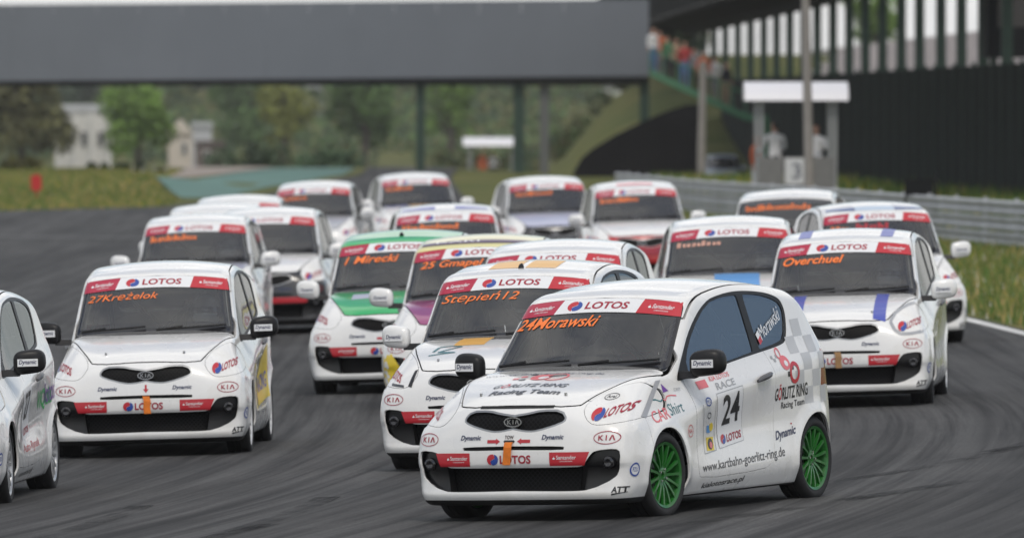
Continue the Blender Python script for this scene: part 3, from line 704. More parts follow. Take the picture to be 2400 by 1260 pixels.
# rubber laid down by earlier cars: broken dark lines across the bend
def rubber():
    m = bpy.data.materials.new('laid rubber'); m.use_nodes = True; n, l = m.node_tree.nodes, m.node_tree.links; b = n['Principled BSDF']
    b.inputs['Base Color'].default_value = (.017, .017, .018, 1); b.inputs['Roughness'].default_value = .8; b.inputs['Specular IOR Level'].default_value = .2
    t = n.new('ShaderNodeTexCoord'); q = n.new('ShaderNodeTexNoise'); q.inputs['Scale'].default_value = .7; q.inputs['Detail'].default_value = 4; q.inputs['Roughness'].default_value = .6; l.new(t.outputs['Object'], q.inputs['Vector'])
    r = n.new('ShaderNodeMapRange'); r.inputs['From Min'].default_value = .42; r.inputs['From Max'].default_value = .68; r.inputs['To Max'].default_value = .6; l.new(q.outputs['Fac'], r.inputs['Value']); l.new(r.outputs['Result'], b.inputs['Alpha']); return m
M_RUB = rubber()
for k, (x0, y0, a0, cv, ln, w) in enumerate(((-2.6, 66, 4, .9, 26, .18), (-1.3, 66.5, 4, .9, 26, .18), (-.6, 58, 14, .5, 12, .16), (2.6, 58.5, 17, 1.1, 14, .17), (3.9, 72, 12, 1.6, 11, .15), (3.2, 66, 20, .4, 8, .2), (1.6, 57.5, 22, .7, 9, .14), (-4.2, 84, 3, .3, 30, .2), (-2.9, 84, 3, .3, 30, .2), (4.5, 80, -4, 2.2, 9, .15), (-1.6, 62.5, 11, .6, 13, .15), (0.4, 56.5, 19, .3, 9, .18))):
    p = np.array([x0, y0], float); a = math.radians(180 + a0); P_ = []
    for i in range(41): P_.append(p.copy()); p = p + np.array([math.sin(a), math.cos(a)]) * ln / 40; a += math.radians(cv * ln / 40)
    ribbon('skid_mark', P_, w, M_RUB, .0245)
# ---------------------------------------------------------------- printed stickers and lettering, laid on the body
TXT = {}
def text2d(s, bold=0., shear=0., spacing=1.):
    k = (s, bold, shear, spacing)
    if k not in TXT:
        c = bpy.data.curves.new('lettering', 'FONT'); c.body = s; c.offset = bold; c.shear = shear; c.space_character = spacing; c.resolution_u = 3; c.fill_mode = 'BOTH'; c.dimensions = '2D'
        o = bpy.data.objects.new('lettering', c); COL.objects.link(o); bpy.context.view_layer.update()
        dg = bpy.context.evaluated_depsgraph_get(); me = bpy.data.meshes.new_from_object(o.evaluated_get(dg))
        bm = bmesh.new(); bm.from_mesh(me); bmesh.ops.triangulate(bm, faces=bm.faces)
        V = np.array([v.co[:2] for v in bm.verts]); T = np.array([[v.index for v in f.verts] for f in bm.faces], int).reshape(-1, 3)
        bm.free(); bpy.data.objects.remove(o); bpy.data.curves.remove(c); bpy.data.meshes.remove(me)
        lo, hi = V.min(0), V.max(0); TXT[k] = ((V - lo) / (hi - lo), T)
    return TXT[k]
class Sticker:
    def __init__(s): s.V = []; s.T = []; s.M = []; s.mats = []; s.n = 0; s.lay = []
    def put(s, V, T, m, layer=0):
        if m not in s.mats: s.mats.append(m)
        V = np.asarray(V, float); T = np.asarray(T, int).reshape(-1, 3)
        s.V.append(V); s.T.append(T + s.n); s.M += [s.mats.index(m)] * len(T); s.n += len(V); s.lay += [layer] * len(V); return s
    def quad(s, a, b, c, d, m, layer=0, n=(10, 2)):
        a, b, c, d = map(np.array, (a, b, c, d)); nx, ny = n
        V = [(a * (1 - u) + b * u) * (1 - v) + (d * (1 - u) + c * u) * v for v in np.linspace(0, 1, ny + 1) for u in np.linspace(0, 1, nx + 1)]
        T = []
        for j in range(ny):
            for i in range(nx):
                k = j * (nx + 1) + i; T += [(k, k + 1, k + nx + 2), (k, k + nx + 2, k + nx + 1)]
        return s.put(V, T, m, layer)
    def rect(s, a0, b0, a1, b1, m, layer=0, n=(10, 2)): return s.quad((a0, b0), (a1, b0), (a1, b1), (a0, b1), m, layer, n)
    def text(s, t, quad, m, layer=1, bold=0.012, shear=0., spacing=1.):
        V, T = text2d(t, bold, shear, spacing); a, b, c, d = [np.array(q, float) for q in quad]
        u, v = V[:, :1], V[:, 1:]; W = (a * (1 - u) + b * u) * (1 - v) + (d * (1 - u) + c * u) * v
        return s.put(W, T, m, layer)
    def textbox(s, t, a0, b0, a1, b1, m, **k): return s.text(t, ((a0, b0), (a1, b0), (a1, b1), (a0, b1)), m, **k)
    def ring(s, cx, cy, rx, ry, w, m, layer=1, n=28):
        o = [(math.cos(2 * math.pi * k / n), math.sin(2 * math.pi * k / n)) for k in range(n)]
        V = [(cx + rx * a, cy + ry * b) for a, b in o] + [(cx + (rx - w) * a, cy + (ry - w) * b) for a, b in o]; T = []
        for k in range(n): j = (k + 1) % n; T += [(k, j, n + j), (k, n + j, n + k)]
        return s.put(V, T, m, layer)
    def disc(s, cx, cy, rx, ry, m, layer=0, n=24, a0=0, a1=2 * math.pi):
        V = [(cx, cy)] + [(cx + rx * math.cos(a0 + (a1 - a0) * k / n), cy + ry * math.sin(a0 + (a1 - a0) * k / n)) for k in range(n + 1)]
        return s.put(V, [(0, k + 1, k + 2) for k in range(n)], m, layer)
    def swirl(s, cx, cy, rx, ry, red, blue, white, layer=1):
        """round two-tone emblem: red and blue halves parted by an S"""
        n = 12
        def yin(m, sg):
            arc = [(math.cos(a), math.sin(a)) for a in np.linspace(math.pi * .42, math.pi * 1.42, n)]
            end, start = np.array(arc[-1]), np.array(arc[0]); S = []
            for t in np.linspace(0, 1, n)[1:-1]:
                p = end * (1 - t) + start * t; nrm = np.array([-(start - end)[1], (start - end)[0]]) / 2; S.append(tuple(p + nrm * .38 * math.sin(2 * math.pi * t)))
            pts = np.array(arc + S); pts = pts + np.array([-.09, 0]); pts = pts * sg
            c = pts.mean(0); V = [c] + list(pts); k = len(pts)
            V = [(cx + p[0] * rx, cy + p[1] * ry) for p in V]
            s.put(V, [(0, i + 1, (i + 1) % k + 1) for i in range(k)], m, layer)
        yin(red, 1); yin(blue, -1); return s
    def mesh(s, name, mode, side=1, warp=None, off=.0025, step=.035, on=None):
        V = np.concatenate(s.V); T = np.concatenate(s.T); lay = np.array(s.lay, float)
        bm = bmesh.new(); ll = bm.verts.layers.float.new('lay'); bv = []
        for v, l_ in zip(V, lay):
            q = bm.verts.new((v[0], v[1], 0)); q[ll] = l_; bv.append(q)
        for t, m in zip(T, s.M):
            try: f = bm.faces.new([bv[i] for i in t]); f.material_index = m
            except ValueError: pass
        for _ in range(4):
            es = [e for e in bm.edges if e.calc_length() > step]
            if not es: break
            bmesh.ops.subdivide_edges(bm, edges=es, cuts=1); bmesh.ops.triangulate(bm, faces=[f for f in bm.faces if len(f.verts) > 3])
        bm.verts.index_update()
        A = np.array([v.co[:2] for v in bm.verts]); lay = np.array([v[ll] for v in bm.verts])
        T = np.array([[v.index for v in f.verts] for f in bm.faces], int); mi = [f.material_index for f in bm.faces]; bm.free()
        if warp is not None: A = warp(A)
        n = len(A)
        if mode == 'front': P = trace(np.stack([np.full(n, -.25), A[:, 0], A[:, 1]], 1), (1, 0, 0), 160)
        elif mode == 'side': P = trace(np.stack([A[:, 0], np.full(n, 1.1 * side), A[:, 1]], 1), (0, -side, 0), 160)
        elif mode == 'top': P = trace(np.stack([A[:, 1], A[:, 0], np.full(n, 1.75)], 1), (0, 0, -1), 160)
        if mode == 'flat': P, N = on(A)
        else: N = gradF(P); N /= np.linalg.norm(N, axis=1)[:, None]
        P = P + N * (off + .0012 * lay)[:, None]
        V3 = to_local(P); N3 = N * np.array([-1, 1, 1])
        fn = np.cross(V3[T[:, 1]] - V3[T[:, 0]], V3[T[:, 2]] - V3[T[:, 0]]); fl = (fn * N3[T[:, 0]]).sum(1) < 0; T[fl] = T[fl][:, [0, 2, 1]]
        return mesh_np(name, V3, T, s.mats, mi, N3)
def vinyl(n, c, r=.4): return mat('vinyl ' + n, c, r, coat=.3)
V_RED = vinyl('red', (.50, .022, .035)); V_PINK = vinyl('crimson', (.42, .02, .055)); V_WHITE = vinyl('white', (.76, .77, .78)); V_DRED = vinyl('dark red', (.33, .01, .03))
V_BLUE = vinyl('blue', (.025, .07, .33)); V_NAVY = vinyl('navy', (.02, .03, .09)); V_BLACK = vinyl('black', (.015, .015, .017)); V_ORANGE = vinyl('fluorescent orange', (.95, .21, .035), .55)
V_GREY = vinyl('grey', (.36, .37, .38)); V_LGREY = vinyl('light grey', (.5, .51, .52)); V_YEL = vinyl('yellow', (.80, .60, .04)); V_AMBER = vinyl('amber', (.78, .42, .08)); V_STRIPE = vinyl('stripe blue', (.075, .10, .42))
V_SKYB = vinyl('sky blue', (.10, .32, .68)); V_TEAL = vinyl('teal', (.04, .16, .18)); V_PURP = vinyl('purple', (.17, .07, .33)); V_GREEN = vinyl('green', (.03, .42, .10)); V_CHAR = vinyl('charcoal', (.07, .072, .08))
V_SALM = vinyl('salmon', (.72, .16, .18)); V_SILV = vinyl('silver tape', (.34, .35, .37), .3)
def flame(st, x, y, r, m, layer=1):
    st.disc(x, y, r, r * .55, m, layer, 14); st.put([(x - r * .5, y), (x + r * .45, y), (x + r * .05, y + r * 1.5)], [(0, 1, 2)], m, layer)
def santander(st, quad, m=None):
    m = m or V_WHITE; a, b, c, d = [np.array(q, float) for q in quad]
    def pt(u, v): return (a * (1 - u) + b * u) * (1 - v) + (d * (1 - u) + c * u) * v
    p = pt(.09, .55); h = np.linalg.norm(d - a); flame(st, p[0], p[1] - h * .05, h * .22, m)
    st.text('Santander', (pt(.19, .38), pt(1, .38), pt(1, .95), pt(.19, .95)), m, bold=.008)
    st.text('CONSUMER BANK', (pt(.32, .02), pt(.86, .02), pt(.86, .2), pt(.32, .2)), m, bold=.0)
def banner():
    s = Sticker(); b0, b1 = 1.353, 1.443; W = .594
    s.quad((-W, b0), (-.335, b0), (-.295, b1), (-.572, b1), V_PINK); s.quad((-.335, b0), (.275, b0), (.302, b1), (-.295, b1), V_WHITE, n=(16, 2)); s.quad((.275, b0), (W, b0), (.572, b1), (.302, b1), V_RED)
    santander(s, ((-.55, b0 + .018), (-.365, b0 + .018), (-.345, b0 + .066), (-.53, b0 + .066))); santander(s, ((.335, b0 + .018), (.535, b0 + .018), (.545, b0 + .066), (.35, b0 + .066)))
    s.swirl(-.195, b0 + .044, .05, .031, V_RED, V_BLUE, V_WHITE); s.textbox('LOTOS', -.118, b0 + .022, .205, b0 + .068, V_DRED, bold=.03, shear=.12)
    return s.mesh('windscreen_banner', 'front', warp=lambda A: np.stack([A[:, 0], A[:, 1] - .115 * A[:, 0] ** 2], 1), off=.001)
STD = []                                      # stickers every car carries: (name, mesh)
STD.append(('windscreen_banner', banner()))
def std_stickers():
    s = Sticker(); s.quad((-.552, .386), (-.318, .386), (-.318, .474), (-.585, .474), V_RED); santander(s, ((-.50, .41), (-.335, .41), (-.335, .455), (-.50, .455))); STD.append(('bumper_sticker', s.mesh('bumper_sticker', 'front')))
    s = Sticker(); s.swirl(-.145, .43, .038, .036, V_RED, V_BLUE, V_WHITE); s.textbox('LOTOS', -.092, .402, .134, .458, V_DRED, bold=.03); STD.append(('bumper_sticker', s.mesh('bumper_sticker', 'front')))
    s = Sticker(); s.quad((.268, .386), (.508, .386), (.545, .474), (.268, .474), V_RED); santander(s, ((.285, .41), (.455, .41), (.455, .455), (.285, .455))); STD.append(('bumper_sticker', s.mesh('bumper_sticker', 'front')))
    s = Sticker(); s.swirl(.564, .713, .034, .043, V_RED, V_BLUE, V_WHITE); s.text('LOTOS', ((.602, .686), (.714, .729), (.708, .792), (.604, .748)), V_DRED, bold=.03); STD.append(('headlight_sticker', s.mesh('headlight_sticker', 'front', off=.004)))
    s = Sticker(); s.swirl(-.735, .75, .018, .04, V_RED, V_BLUE, V_WHITE); s.text('LOTOS', ((-.716, .725), (-.608, .68), (-.604, .745), (-.71, .79)), V_DRED, bold=.03); STD.append(('headlight_sticker', s.mesh('headlight_sticker', 'front', off=.004)))
    for sg in (1, -1):
        c = .652 * sg; s = Sticker(); s.ring(c, .563, .083, .043, .005, V_DRED)
        s.textbox('K', c - .052, .546, c - .018, .58, V_DRED, bold=.02); s.textbox('I', c - .006, .546, c + .002, .58, V_DRED, bold=.02); s.put([(c + .014, .546), (c + .024, .546), (c + .034, .572), (c + .044, .546), (c + .054, .546), (c + .039, .58), (c + .029, .58)], [(0, 1, 6), (1, 2, 6), (2, 5, 6), (2, 3, 5), (3, 4, 5)], V_DRED, 1)
        STD.append(('oval_sticker', s.mesh('oval_sticker', 'front')))
        c = .29 if sg > 0 else -.31; s = Sticker(); s.textbox('Dynamic', c - .078, .549, c + .078, .59, V_NAVY, bold=.025, shear=.25); STD.append(('lettering_sticker', s.mesh('lettering_sticker', 'front')))
    s = Sticker(); s.ring(.225, .348, .05, .046, .011, V_BLUE); s.disc(.225, .348, .04, .036, V_WHITE); s.textbox('PZU', .199, .334, .251, .363, V_BLUE, bold=.01); STD.append(('round_sticker', s.mesh('round_sticker', 'side', 1)))
    s = Sticker(); s.textbox('ATT', .675, .203, .765, .242, V_BLACK, bold=.035, shear=.2)
    s.quad((.675, .186), (.755, .203), (.755, .207), (.677, .196), V_BLACK); STD.append(('lettering_sticker', s.mesh('lettering_sticker', 'front')))
std_stickers()
def mirror_on(sd):
    def on(A):
        n = len(A); y = A[:, 0]
        P = np.stack([np.full(n, 1.104) + .18 * (y - .885), y * 1., A[:, 1]], 1); 
        if sd < 0: P[:, 1] = -(1.77 - y) ; P[:, 0] = 1.104 + .18 * ((1.77 - y) - .885)
        return P, np.tile(np.array([-1., 0, 0]), (n, 1))
    return on
MIRST = {}
for sd in (1, -1):
    s = Sticker(); s.rect(.81, .978, .955, 1.032, V_WHITE, n=(2, 1)); s.textbox('Dynamic', .82, .985, .945, 1.026, V_NAVY, bold=.02, shear=.25)
    MIRST[sd] = s.mesh('mirror_sticker', 'flat', on=mirror_on(sd))
s = Sticker(); cE = .675
s.textbox('K', -.042, cE - .015, -.014, cE + .015, M_CHROME, bold=.02); s.textbox('I', -.004, cE - .015, .003, cE + .015, M_CHROME, bold=.02)
s.put([(.012, cE - .015), (.02, cE - .015), (.028, cE + .006), (.036, cE - .015), (.044, cE - .015), (.032, cE + .015), (.024, cE + .015)], [(0, 1, 6), (1, 2, 6), (2, 5, 6), (2, 3, 5), (3, 4, 5)], M_CHROME, 1)
xE = trace(np.array([[-.2, 0, .675]]), (1, 0, 0))[0][0]
_o = [(math.cos(2 * math.pi * k / 24), math.sin(2 * math.pi * k / 24)) for k in range(24)]
EMB.mi = 1; EMB.add([L(xE + .004, a * .06, .675 + b * .03) for a, b in _o], [tuple(range(24))])
EMBLEM = EMB.mesh('emblem', [M_CHROME, M_GLOSSB], smooth=True)
EMBLEM_TXT = s.mesh('emblem_lettering', 'flat', on=lambda A: (np.stack([np.full(len(A), xE - .002), A[:, 0], A[:, 1]], 1), np.tile(np.array([-1., 0, 0]), (len(A), 1))))
def strap_mesh(col, kind=0):
    mb = MB(); 
    pts = [(.010, -.022, .545), (-.012, -.022, .54), (-.02, -.024, .51), (-.016, -.032, .45), (-.014, -.04, .395)] if kind == 0 else [(.01, .0, .51), (-.012, .0, .51), (-.018, .01, .47), (-.015, .005, .42), (-.014, .01, .37)]
    V = []
    for x, y, z in pts: V += [L(x, y - .028, z), L(x, y + .028, z), L(x + .004, y + .028, z), L(x + .004, y - .028, z)]
    fs = [(i * 4 + j, i * 4 + (j + 1) % 4, i * 4 + 4 + (j + 1) % 4, i * 4 + 4 + j) for i in range(4) for j in range(4)] + [(3, 2, 1, 0), (16, 17, 18, 19)]
    mb.add(V, fs); return mb.mesh('tow_strap', col)
M_STRAP = mat('orange webbing', (.80, .21, .02), .7, noise=.15, nscale=30)
def arrow(st, x0, x1, z, m):
    d = 1 if x1 > x0 else -1; h = x1 - d * .03
    st.quad((x0, z - .011), (h, z - .011), (h, z + .011), (x0, z + .011), m, n=(2, 1)); st.put([(h, z - .02), (x1, z), (h, z + .02)], [(0, 1, 2)], m)
# ---------------------------------------------------------------- race cars
def rim_mat(n, c, metal=0.): return mat('rim ' + n, c, .35, metal=metal, coat=.4)
RIM = {}
def wheels_for(rim):
    if rim not in RIM:
        m = {'green': rim_mat('green', (.012, .125, .015)), 'white': rim_mat('white', (.74, .74, .74)), 'silver': rim_mat('silver', (.45, .46, .47), .6)}[rim]
        RIM[rim] = wheel_meshes(m)
    return RIM[rim]
def override(o, m, slot=0):
    o.material_slots[slot].link = 'OBJECT'; o.material_slots[slot].material = m
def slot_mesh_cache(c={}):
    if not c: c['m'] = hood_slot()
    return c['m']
def make_car(label, X, Y, yaw, cfg, group='race cars on the track'):
    th = math.radians(yaw); back = Vector((math.sin(th), math.cos(th), 0))
    p = Vector((X, Y, 0)) + back * X0; p.z = gz(p.x, p.y)
    root = empty('race_car', p); c = fall(Y)
    up = Vector((-c, 0, 1)).normalized(); fwd = (-back - up * (-back).dot(up)).normalized(); left = up.cross(fwd)
    root.matrix_world = Matrix.Translation(p) @ Matrix((fwd, left, up)).transposed().to_4x4()
    tag(root, label, 'car', group)
    for name, me, role, side, child in CAR:
        if name in cfg.get('skip', ()): continue
        o = link(name, me, root)
        m = cfg.get(role) if role else None
        if m is None and role in ('paint', 'roof', 'bonnet', 'bumper', 'headlight', 'door'): m = cfg.get('all')
        if m is not None: override(o, m)
        if child:
            link(child[0], child[1], o)
            if name == 'mirror': link('mirror_sticker', MIRST[side], o)
        if name == 'door': link('door_handle', HANDLE[side], o)
        if name == 'grille':
            e = link('emblem', EMBLEM, o); link('emblem_lettering', EMBLEM_TXT, e)
    if cfg.get('gap_shade'): link('bonnet_gap_shade', slot_mesh_cache(), root)
    ty, ri, bd = wheels_for(cfg.get('rim', 'white'))
    for ax, fr in ((AXF, 1), (AXR, 0)):
        for s in (1, -1):
            w = link('wheel', ri, root); w.location = (X0 - ax, .692 * s, .287)
            w.rotation_euler = (0, RNG.uniform(0, 6.28) if s > 0 else RNG.uniform(0, 6.28), math.radians(cfg.get('steer', 0) * fr) + (0 if s > 0 else math.pi)); w.rotation_mode = 'XYZ'
            link('tyre', ty, w); link('brake_disc', bd, w)
    for name, me in STD:
        if name in cfg.get('skip', ()): continue
        link(name, me, root)
    for name, me in cfg.get('extra', ()): link(name, me, root)
    if cfg.get('strap') is not None: link('tow_strap', cfg['strap'], root)
    return root
def pose(uc, s, yaw_rel):
    """nose position from the photo column uc and scale s (px per metre) of the windscreen's top edge"""
    Yb = FPX / s; Xb = (uc - 1200) / s; yaw = yaw_rel + math.degrees(math.atan((uc - 1200) / FPX)); th = math.radians(yaw)
    return Xb - 1.475 * math.sin(th), Yb - 1.475 * math.cos(th), yaw
def name_sticker(t, a0=-.55, a1=.02, z=1.265, h=.068, m=None, shear=.35, bold=.012):
    s = Sticker(); s.textbox(t, a0, z, a1, z + h, m or V_ORANGE, bold=bold, shear=shear)
    return ('driver_name', s.mesh('driver_name', 'front', warp=lambda A: np.stack([A[:, 0], A[:, 1] - .09 * A[:, 0] ** 2], 1), off=.001))
def top_stripe(rects, m, name='stripe'):
    s = Sticker()
    for y0, x0, y1, x1 in rects: s.rect(y0, x0, y1, x1, m, n=(3, 12))
    return (name, s.mesh(name, 'top', off=.002))
def hero_stickers():
    E_ = []
    def fr(st, n='lettering_sticker', **k): E_.append((n, st.mesh(n, 'front', **k)))
    def sd(st, n='side_sticker', **k): E_.append((n, st.mesh(n, 'side', 1, **k)))
    def tp(st, n='bonnet_lettering', **k): E_.append((n, st.mesh(n, 'top', **k)))
    E_.append(name_sticker('24Morawski', -.585, .03, 1.262, .074, shear=.4))
    s = Sticker(); s.textbox('TOW', -.055, .564, .012, .588, V_BLACK, bold=.02, shear=.15); fr(s, 'tow_sticker')
    s = Sticker(); arrow(s, -.185, -.09, .549, V_RED); fr(s, 'arrow_sticker'); s = Sticker(); arrow(s, .13, .035, .549, V_RED); fr(s, 'arrow_sticker')
    s = Sticker(); s.put([(-.065, .549), (-.058, .54), (.012, .54), (.019, .549), (.012, .557), (-.058, .557)], [(0, 1, 2), (0, 2, 3), (0, 3, 4), (0, 4, 5)], V_BLACK, 0); fr(s, 'tow_eye_slot')
    s = Sticker(); s.ring(.581, .822, .036, .021, .003, V_BLACK); s.textbox('Arai', .558, .814, .603, .832, V_BLACK, bold=.01); fr(s, 'helmet_sticker')
    s = Sticker(); s.ring(-.60, .845, .022, .02, .003, V_NAVY); s.textbox('OK', -.612, .838, -.588, .852, V_NAVY, bold=.01); fr(s, 'round_sticker')
    s = Sticker(); s.textbox('www.kartbahn-goerlitz-ring.de', -.53, .675, .35, .735, V_NAVY, bold=.004); tp(s)
    s = Sticker()
    for k, (y, x) in enumerate(((-.22, .60), (-.17, .66), (-.12, .58), (-.2, .52), (-.26, .55))): s.rect(y, x, y + .045, x + .04, V_CHAR if k % 2 else V_SALM, n=(1, 1))
    s.disc(-.06, .60, .075, .085, V_SALM); s.disc(-.035, .575, .035, .04, V_WHITE, 1); s.ring(.05, .60, .085, .10, .016, V_SALM); s.quad((-.01, .60), (.1, .64), (.1, .66), (-.01, .63), V_CHAR, 1, n=(2, 1)); tp(s, 'bonnet_emblem')
    s = Sticker(); s.textbox('G', -.305, .345, -.255, .42, V_CHAR, bold=.02, shear=.2); s.textbox('Ö', -.25, .345, -.195, .44, V_RED, bold=.02, shear=.2); s.textbox('RLITZ RING', -.188, .345, .235, .42, V_CHAR, bold=.02, shear=.2); tp(s)
    s = Sticker(); s.textbox('Racing Team', -.272, .195, .245, .285, V_CHAR, bold=.025, shear=.15); tp(s)
    # side
    P = {'TL': (1.518, .788), 'TR': (1.919, .829), 'BR': (1.963, .463), 'BL': (1.574, .423)}
    def line(st, a, b, w, m):
        a, b = np.array(a, float), np.array(b, float); d = b - a; nn = np.array([-d[1], d[0]]) / np.linalg.norm(d) * w; st.quad(a - nn, b - nn, b + nn, a + nn, m, n=(8, 1))
    s = Sticker(); s.quad(P['BL'], P['BR'], P['TR'], P['TL'], V_WHITE, n=(8, 8))
    for a, b in (('TL', 'TR'), ('TR', 'BR'), ('BR', 'BL'), ('BL', 'TL')): line(s, P[a], P[b], .0035, V_GREY)
    line(s, (1.56, .528), (1.95, .566), .003, V_GREY)
    s.text('24', ((1.625, .572), (1.895, .60), (1.88, .80), (1.61, .772)), V_BLACK, bold=.02, layer=2)
    s.swirl(1.645, .482, .036, .033, V_RED, V_BLUE, V_WHITE, 2); s.text('LOTOS', ((1.70, .458), (1.93, .482), (1.928, .535), (1.70, .512)), V_DRED, bold=.03, layer=2); sd(s, 'number_plate')
    s = Sticker()
    for a, b in (((1.302, .724), (1.32, .398)), ((1.32, .398), (1.517, .414)), ((1.517, .414), (1.50, .745))): line(s, a, b, .003, V_GREY)
    s.ring(1.385, .742, .042, .03, .008, V_BLUE); s.textbox('PZU', 1.36, .733, 1.41, .752, V_BLUE); s.ring(1.40, .65, .03, .022, .006, V_CHAR); s.rect(1.37, .535, 1.43, .585, V_SKYB, n=(2, 2)); s.disc(1.445, .572, .035, .028, V_YEL, 1)
    s.rect(1.36, .415, 1.485, .505, V_YEL, n=(2, 2)); s.disc(1.425, .46, .045, .038, V_BLACK, 1); s.disc(1.432, .452, .025, .022, V_SALM, 2); sd(s, 'scrutineering_sticker')
    s = Sticker(); s.text('www.kartbahn-goerlitz-ring.de', ((1.26, .262), (2.56, .305), (2.56, .392), (1.26, .335)), V_CHAR, bold=.006, layer=0); sd(s, 'side_lettering')
    s = Sticker(); s.text('kialotosrace.pl', ((1.28, .160), (1.935, .176), (1.935, .226), (1.28, .205)), V_BLACK, bold=.012, shear=.2, layer=0); sd(s, 'side_lettering')
    s = Sticker(); s.text('Dynamic', ((2.45, .418), (2.745, .452), (2.745, .53), (2.45, .496)), V_NAVY, bold=.025, shear=.25, layer=0); s.rect(2.68, .535, 2.70, .545, V_RED, n=(1, 1)); sd(s, 'side_lettering')
    s = Sticker(); s.text('G', ((2.45, .700), (2.495, .7025), (2.495, .7875), (2.45, .785)), V_BLACK, bold=.02, layer=0); s.text('Ö', ((2.502, .7025), (2.552, .705), (2.552, .815), (2.502, .812)), V_RED, bold=.02, layer=0); s.text('RLITZ RING', ((2.56, .7055), (2.94, .725), (2.94, .812), (2.56, .791)), V_BLACK, bold=.02, layer=0); sd(s, 'side_lettering')
    s = Sticker(); s.text('Racing Team', ((2.555, .632), (2.885, .65), (2.885, .705), (2.555, .69)), V_CHAR, bold=.015, layer=0); sd(s, 'side_lettering')
    s = Sticker(); s.disc(2.63, .955, .065, .05, V_SALM); s.disc(2.64, .95, .025, .02, V_WHITE, 1); s.ring(2.745, .885, .075, .075, .028, V_RED); s.rect(2.64, .86, 2.675, .895, V_BLACK, n=(1, 1)); s.rect(2.70, .905, 2.735, .93, V_BLACK, n=(1, 1)); s.ring(2.58, 1.02, .035, .04, .012, V_SALM)
    for x, z in ((2.49, .965), (2.53, .99), (2.46, .985)): s.rect(x, z, x + .03, z + .022, V_GREY, n=(1, 1))
    sd(s, 'side_emblem')
    s = Sticker()
    for i, j in ((0, 4), (1, 3), (2, 4), (2, 2), (1, 1), (2, 0), (3, 3), (3, 1), (0, 2), (1, 5), (4, 4), (4, 2)):
        x, z = 2.76 + .135 * i, .55 + .115 * j
        if (x < 3.25) and not (np.hypot(x + .07 - AXR, z - AZ) < .36): s.quad((x, z), (x + .135, z + .006), (x + .135, z + .121), (x, z + .115), V_LGREY, n=(4, 4))
    sd(s, 'chequer_sticker', off=.0015)
    s = Sticker(); s.text('CAR', ((.545, .632), (.80, .662), (.80, .735), (.545, .71)), V_SALM, bold=.006, layer=0); s.text('Shirt', ((.815, .672), (1.02, .695), (1.02, .765), (.815, .75)), V_TEAL, bold=.0, layer=0)
    pts = [(.52, .715), (.56, .76), (.62, .785), (.70, .785), (.76, .77), (.80, .785)]
    for a, b in zip(pts, pts[1:]): line(s, a, b, .005, V_TEAL)
    pts = [(.80, .785), (.83, .775), (.87, .80), (.93, .805), (1.0, .80)]
    for a, b in zip(pts, pts[1:]): line(s, a, b, .004, V_SALM)
    sd(s, 'side_lettering')
    s = Sticker(); s.ring(1.085, .561, .042, .042, .005, V_RED); s.textbox('KIA', 1.06, .547, 1.11, .575, V_RED, bold=.01); sd(s, 'oval_sticker')
    s = Sticker(); s.text('RACE', ((1.55, .812), (1.83, .84), (1.83, .885), (1.55, .86)), V_GREY, bold=.015, layer=0); s.text('KIA LOTOS', ((1.50, .872), (1.79, .898), (1.79, .93), (1.50, .905)), V_SALM, bold=.01, layer=0); sd(s, 'side_lettering')
    s = Sticker(); s.quad((1.32, .825), (1.455, .838), (1.445, .89), (1.31, .878), V_SALM, n=(3, 2)); sd(s, 'side_sticker')
    s = Sticker(); s.put([(.845, .825), (.925, .835), (.865, .885)], [(0, 1, 2)], V_PURP); sd(s, 'side_sticker')
    s = Sticker(); s.textbox('CWT', 1.0, .828, 1.09, .85, V_GREY, bold=.005); sd(s, 'side_sticker')
    s = Sticker(); s.quad((.40, .684), (.465, .676), (.88, .908), (.81, .905), V_SILV, n=(10, 1)); sd(s, 'tape_strip', off=.004)
    s = Sticker(); s.text('Morawski', ((2.43, 1.115), (2.77, 1.245), (2.76, 1.345), (2.41, 1.20)), V_WHITE, bold=.0, layer=0); s.quad((2.385, 1.085), (2.43, 1.11), (2.415, 1.15), (2.37, 1.12), V_RED, n=(1, 1)); s.quad((2.37, 1.12), (2.415, 1.15), (2.40, 1.185), (2.355, 1.158), V_WHITE, n=(1, 1)); sd(s, 'window_lettering', off=.0)
    return E_
def pins(y, x):
    mb = MB()
    if True:
        P = trace(np.array([[x, y, 1.5]]), (0, 0, -1))[0]; mb.tube([L(P[0], P[1], P[2]), L(P[0], P[1], P[2] + .018)], .011, 8)
    return mb.mesh('bonnet_pin', M_CHROME, smooth=True)
PINS = [('bonnet_pin', pins(-.33, .235)), ('bonnet_pin', pins(.30, .22))]
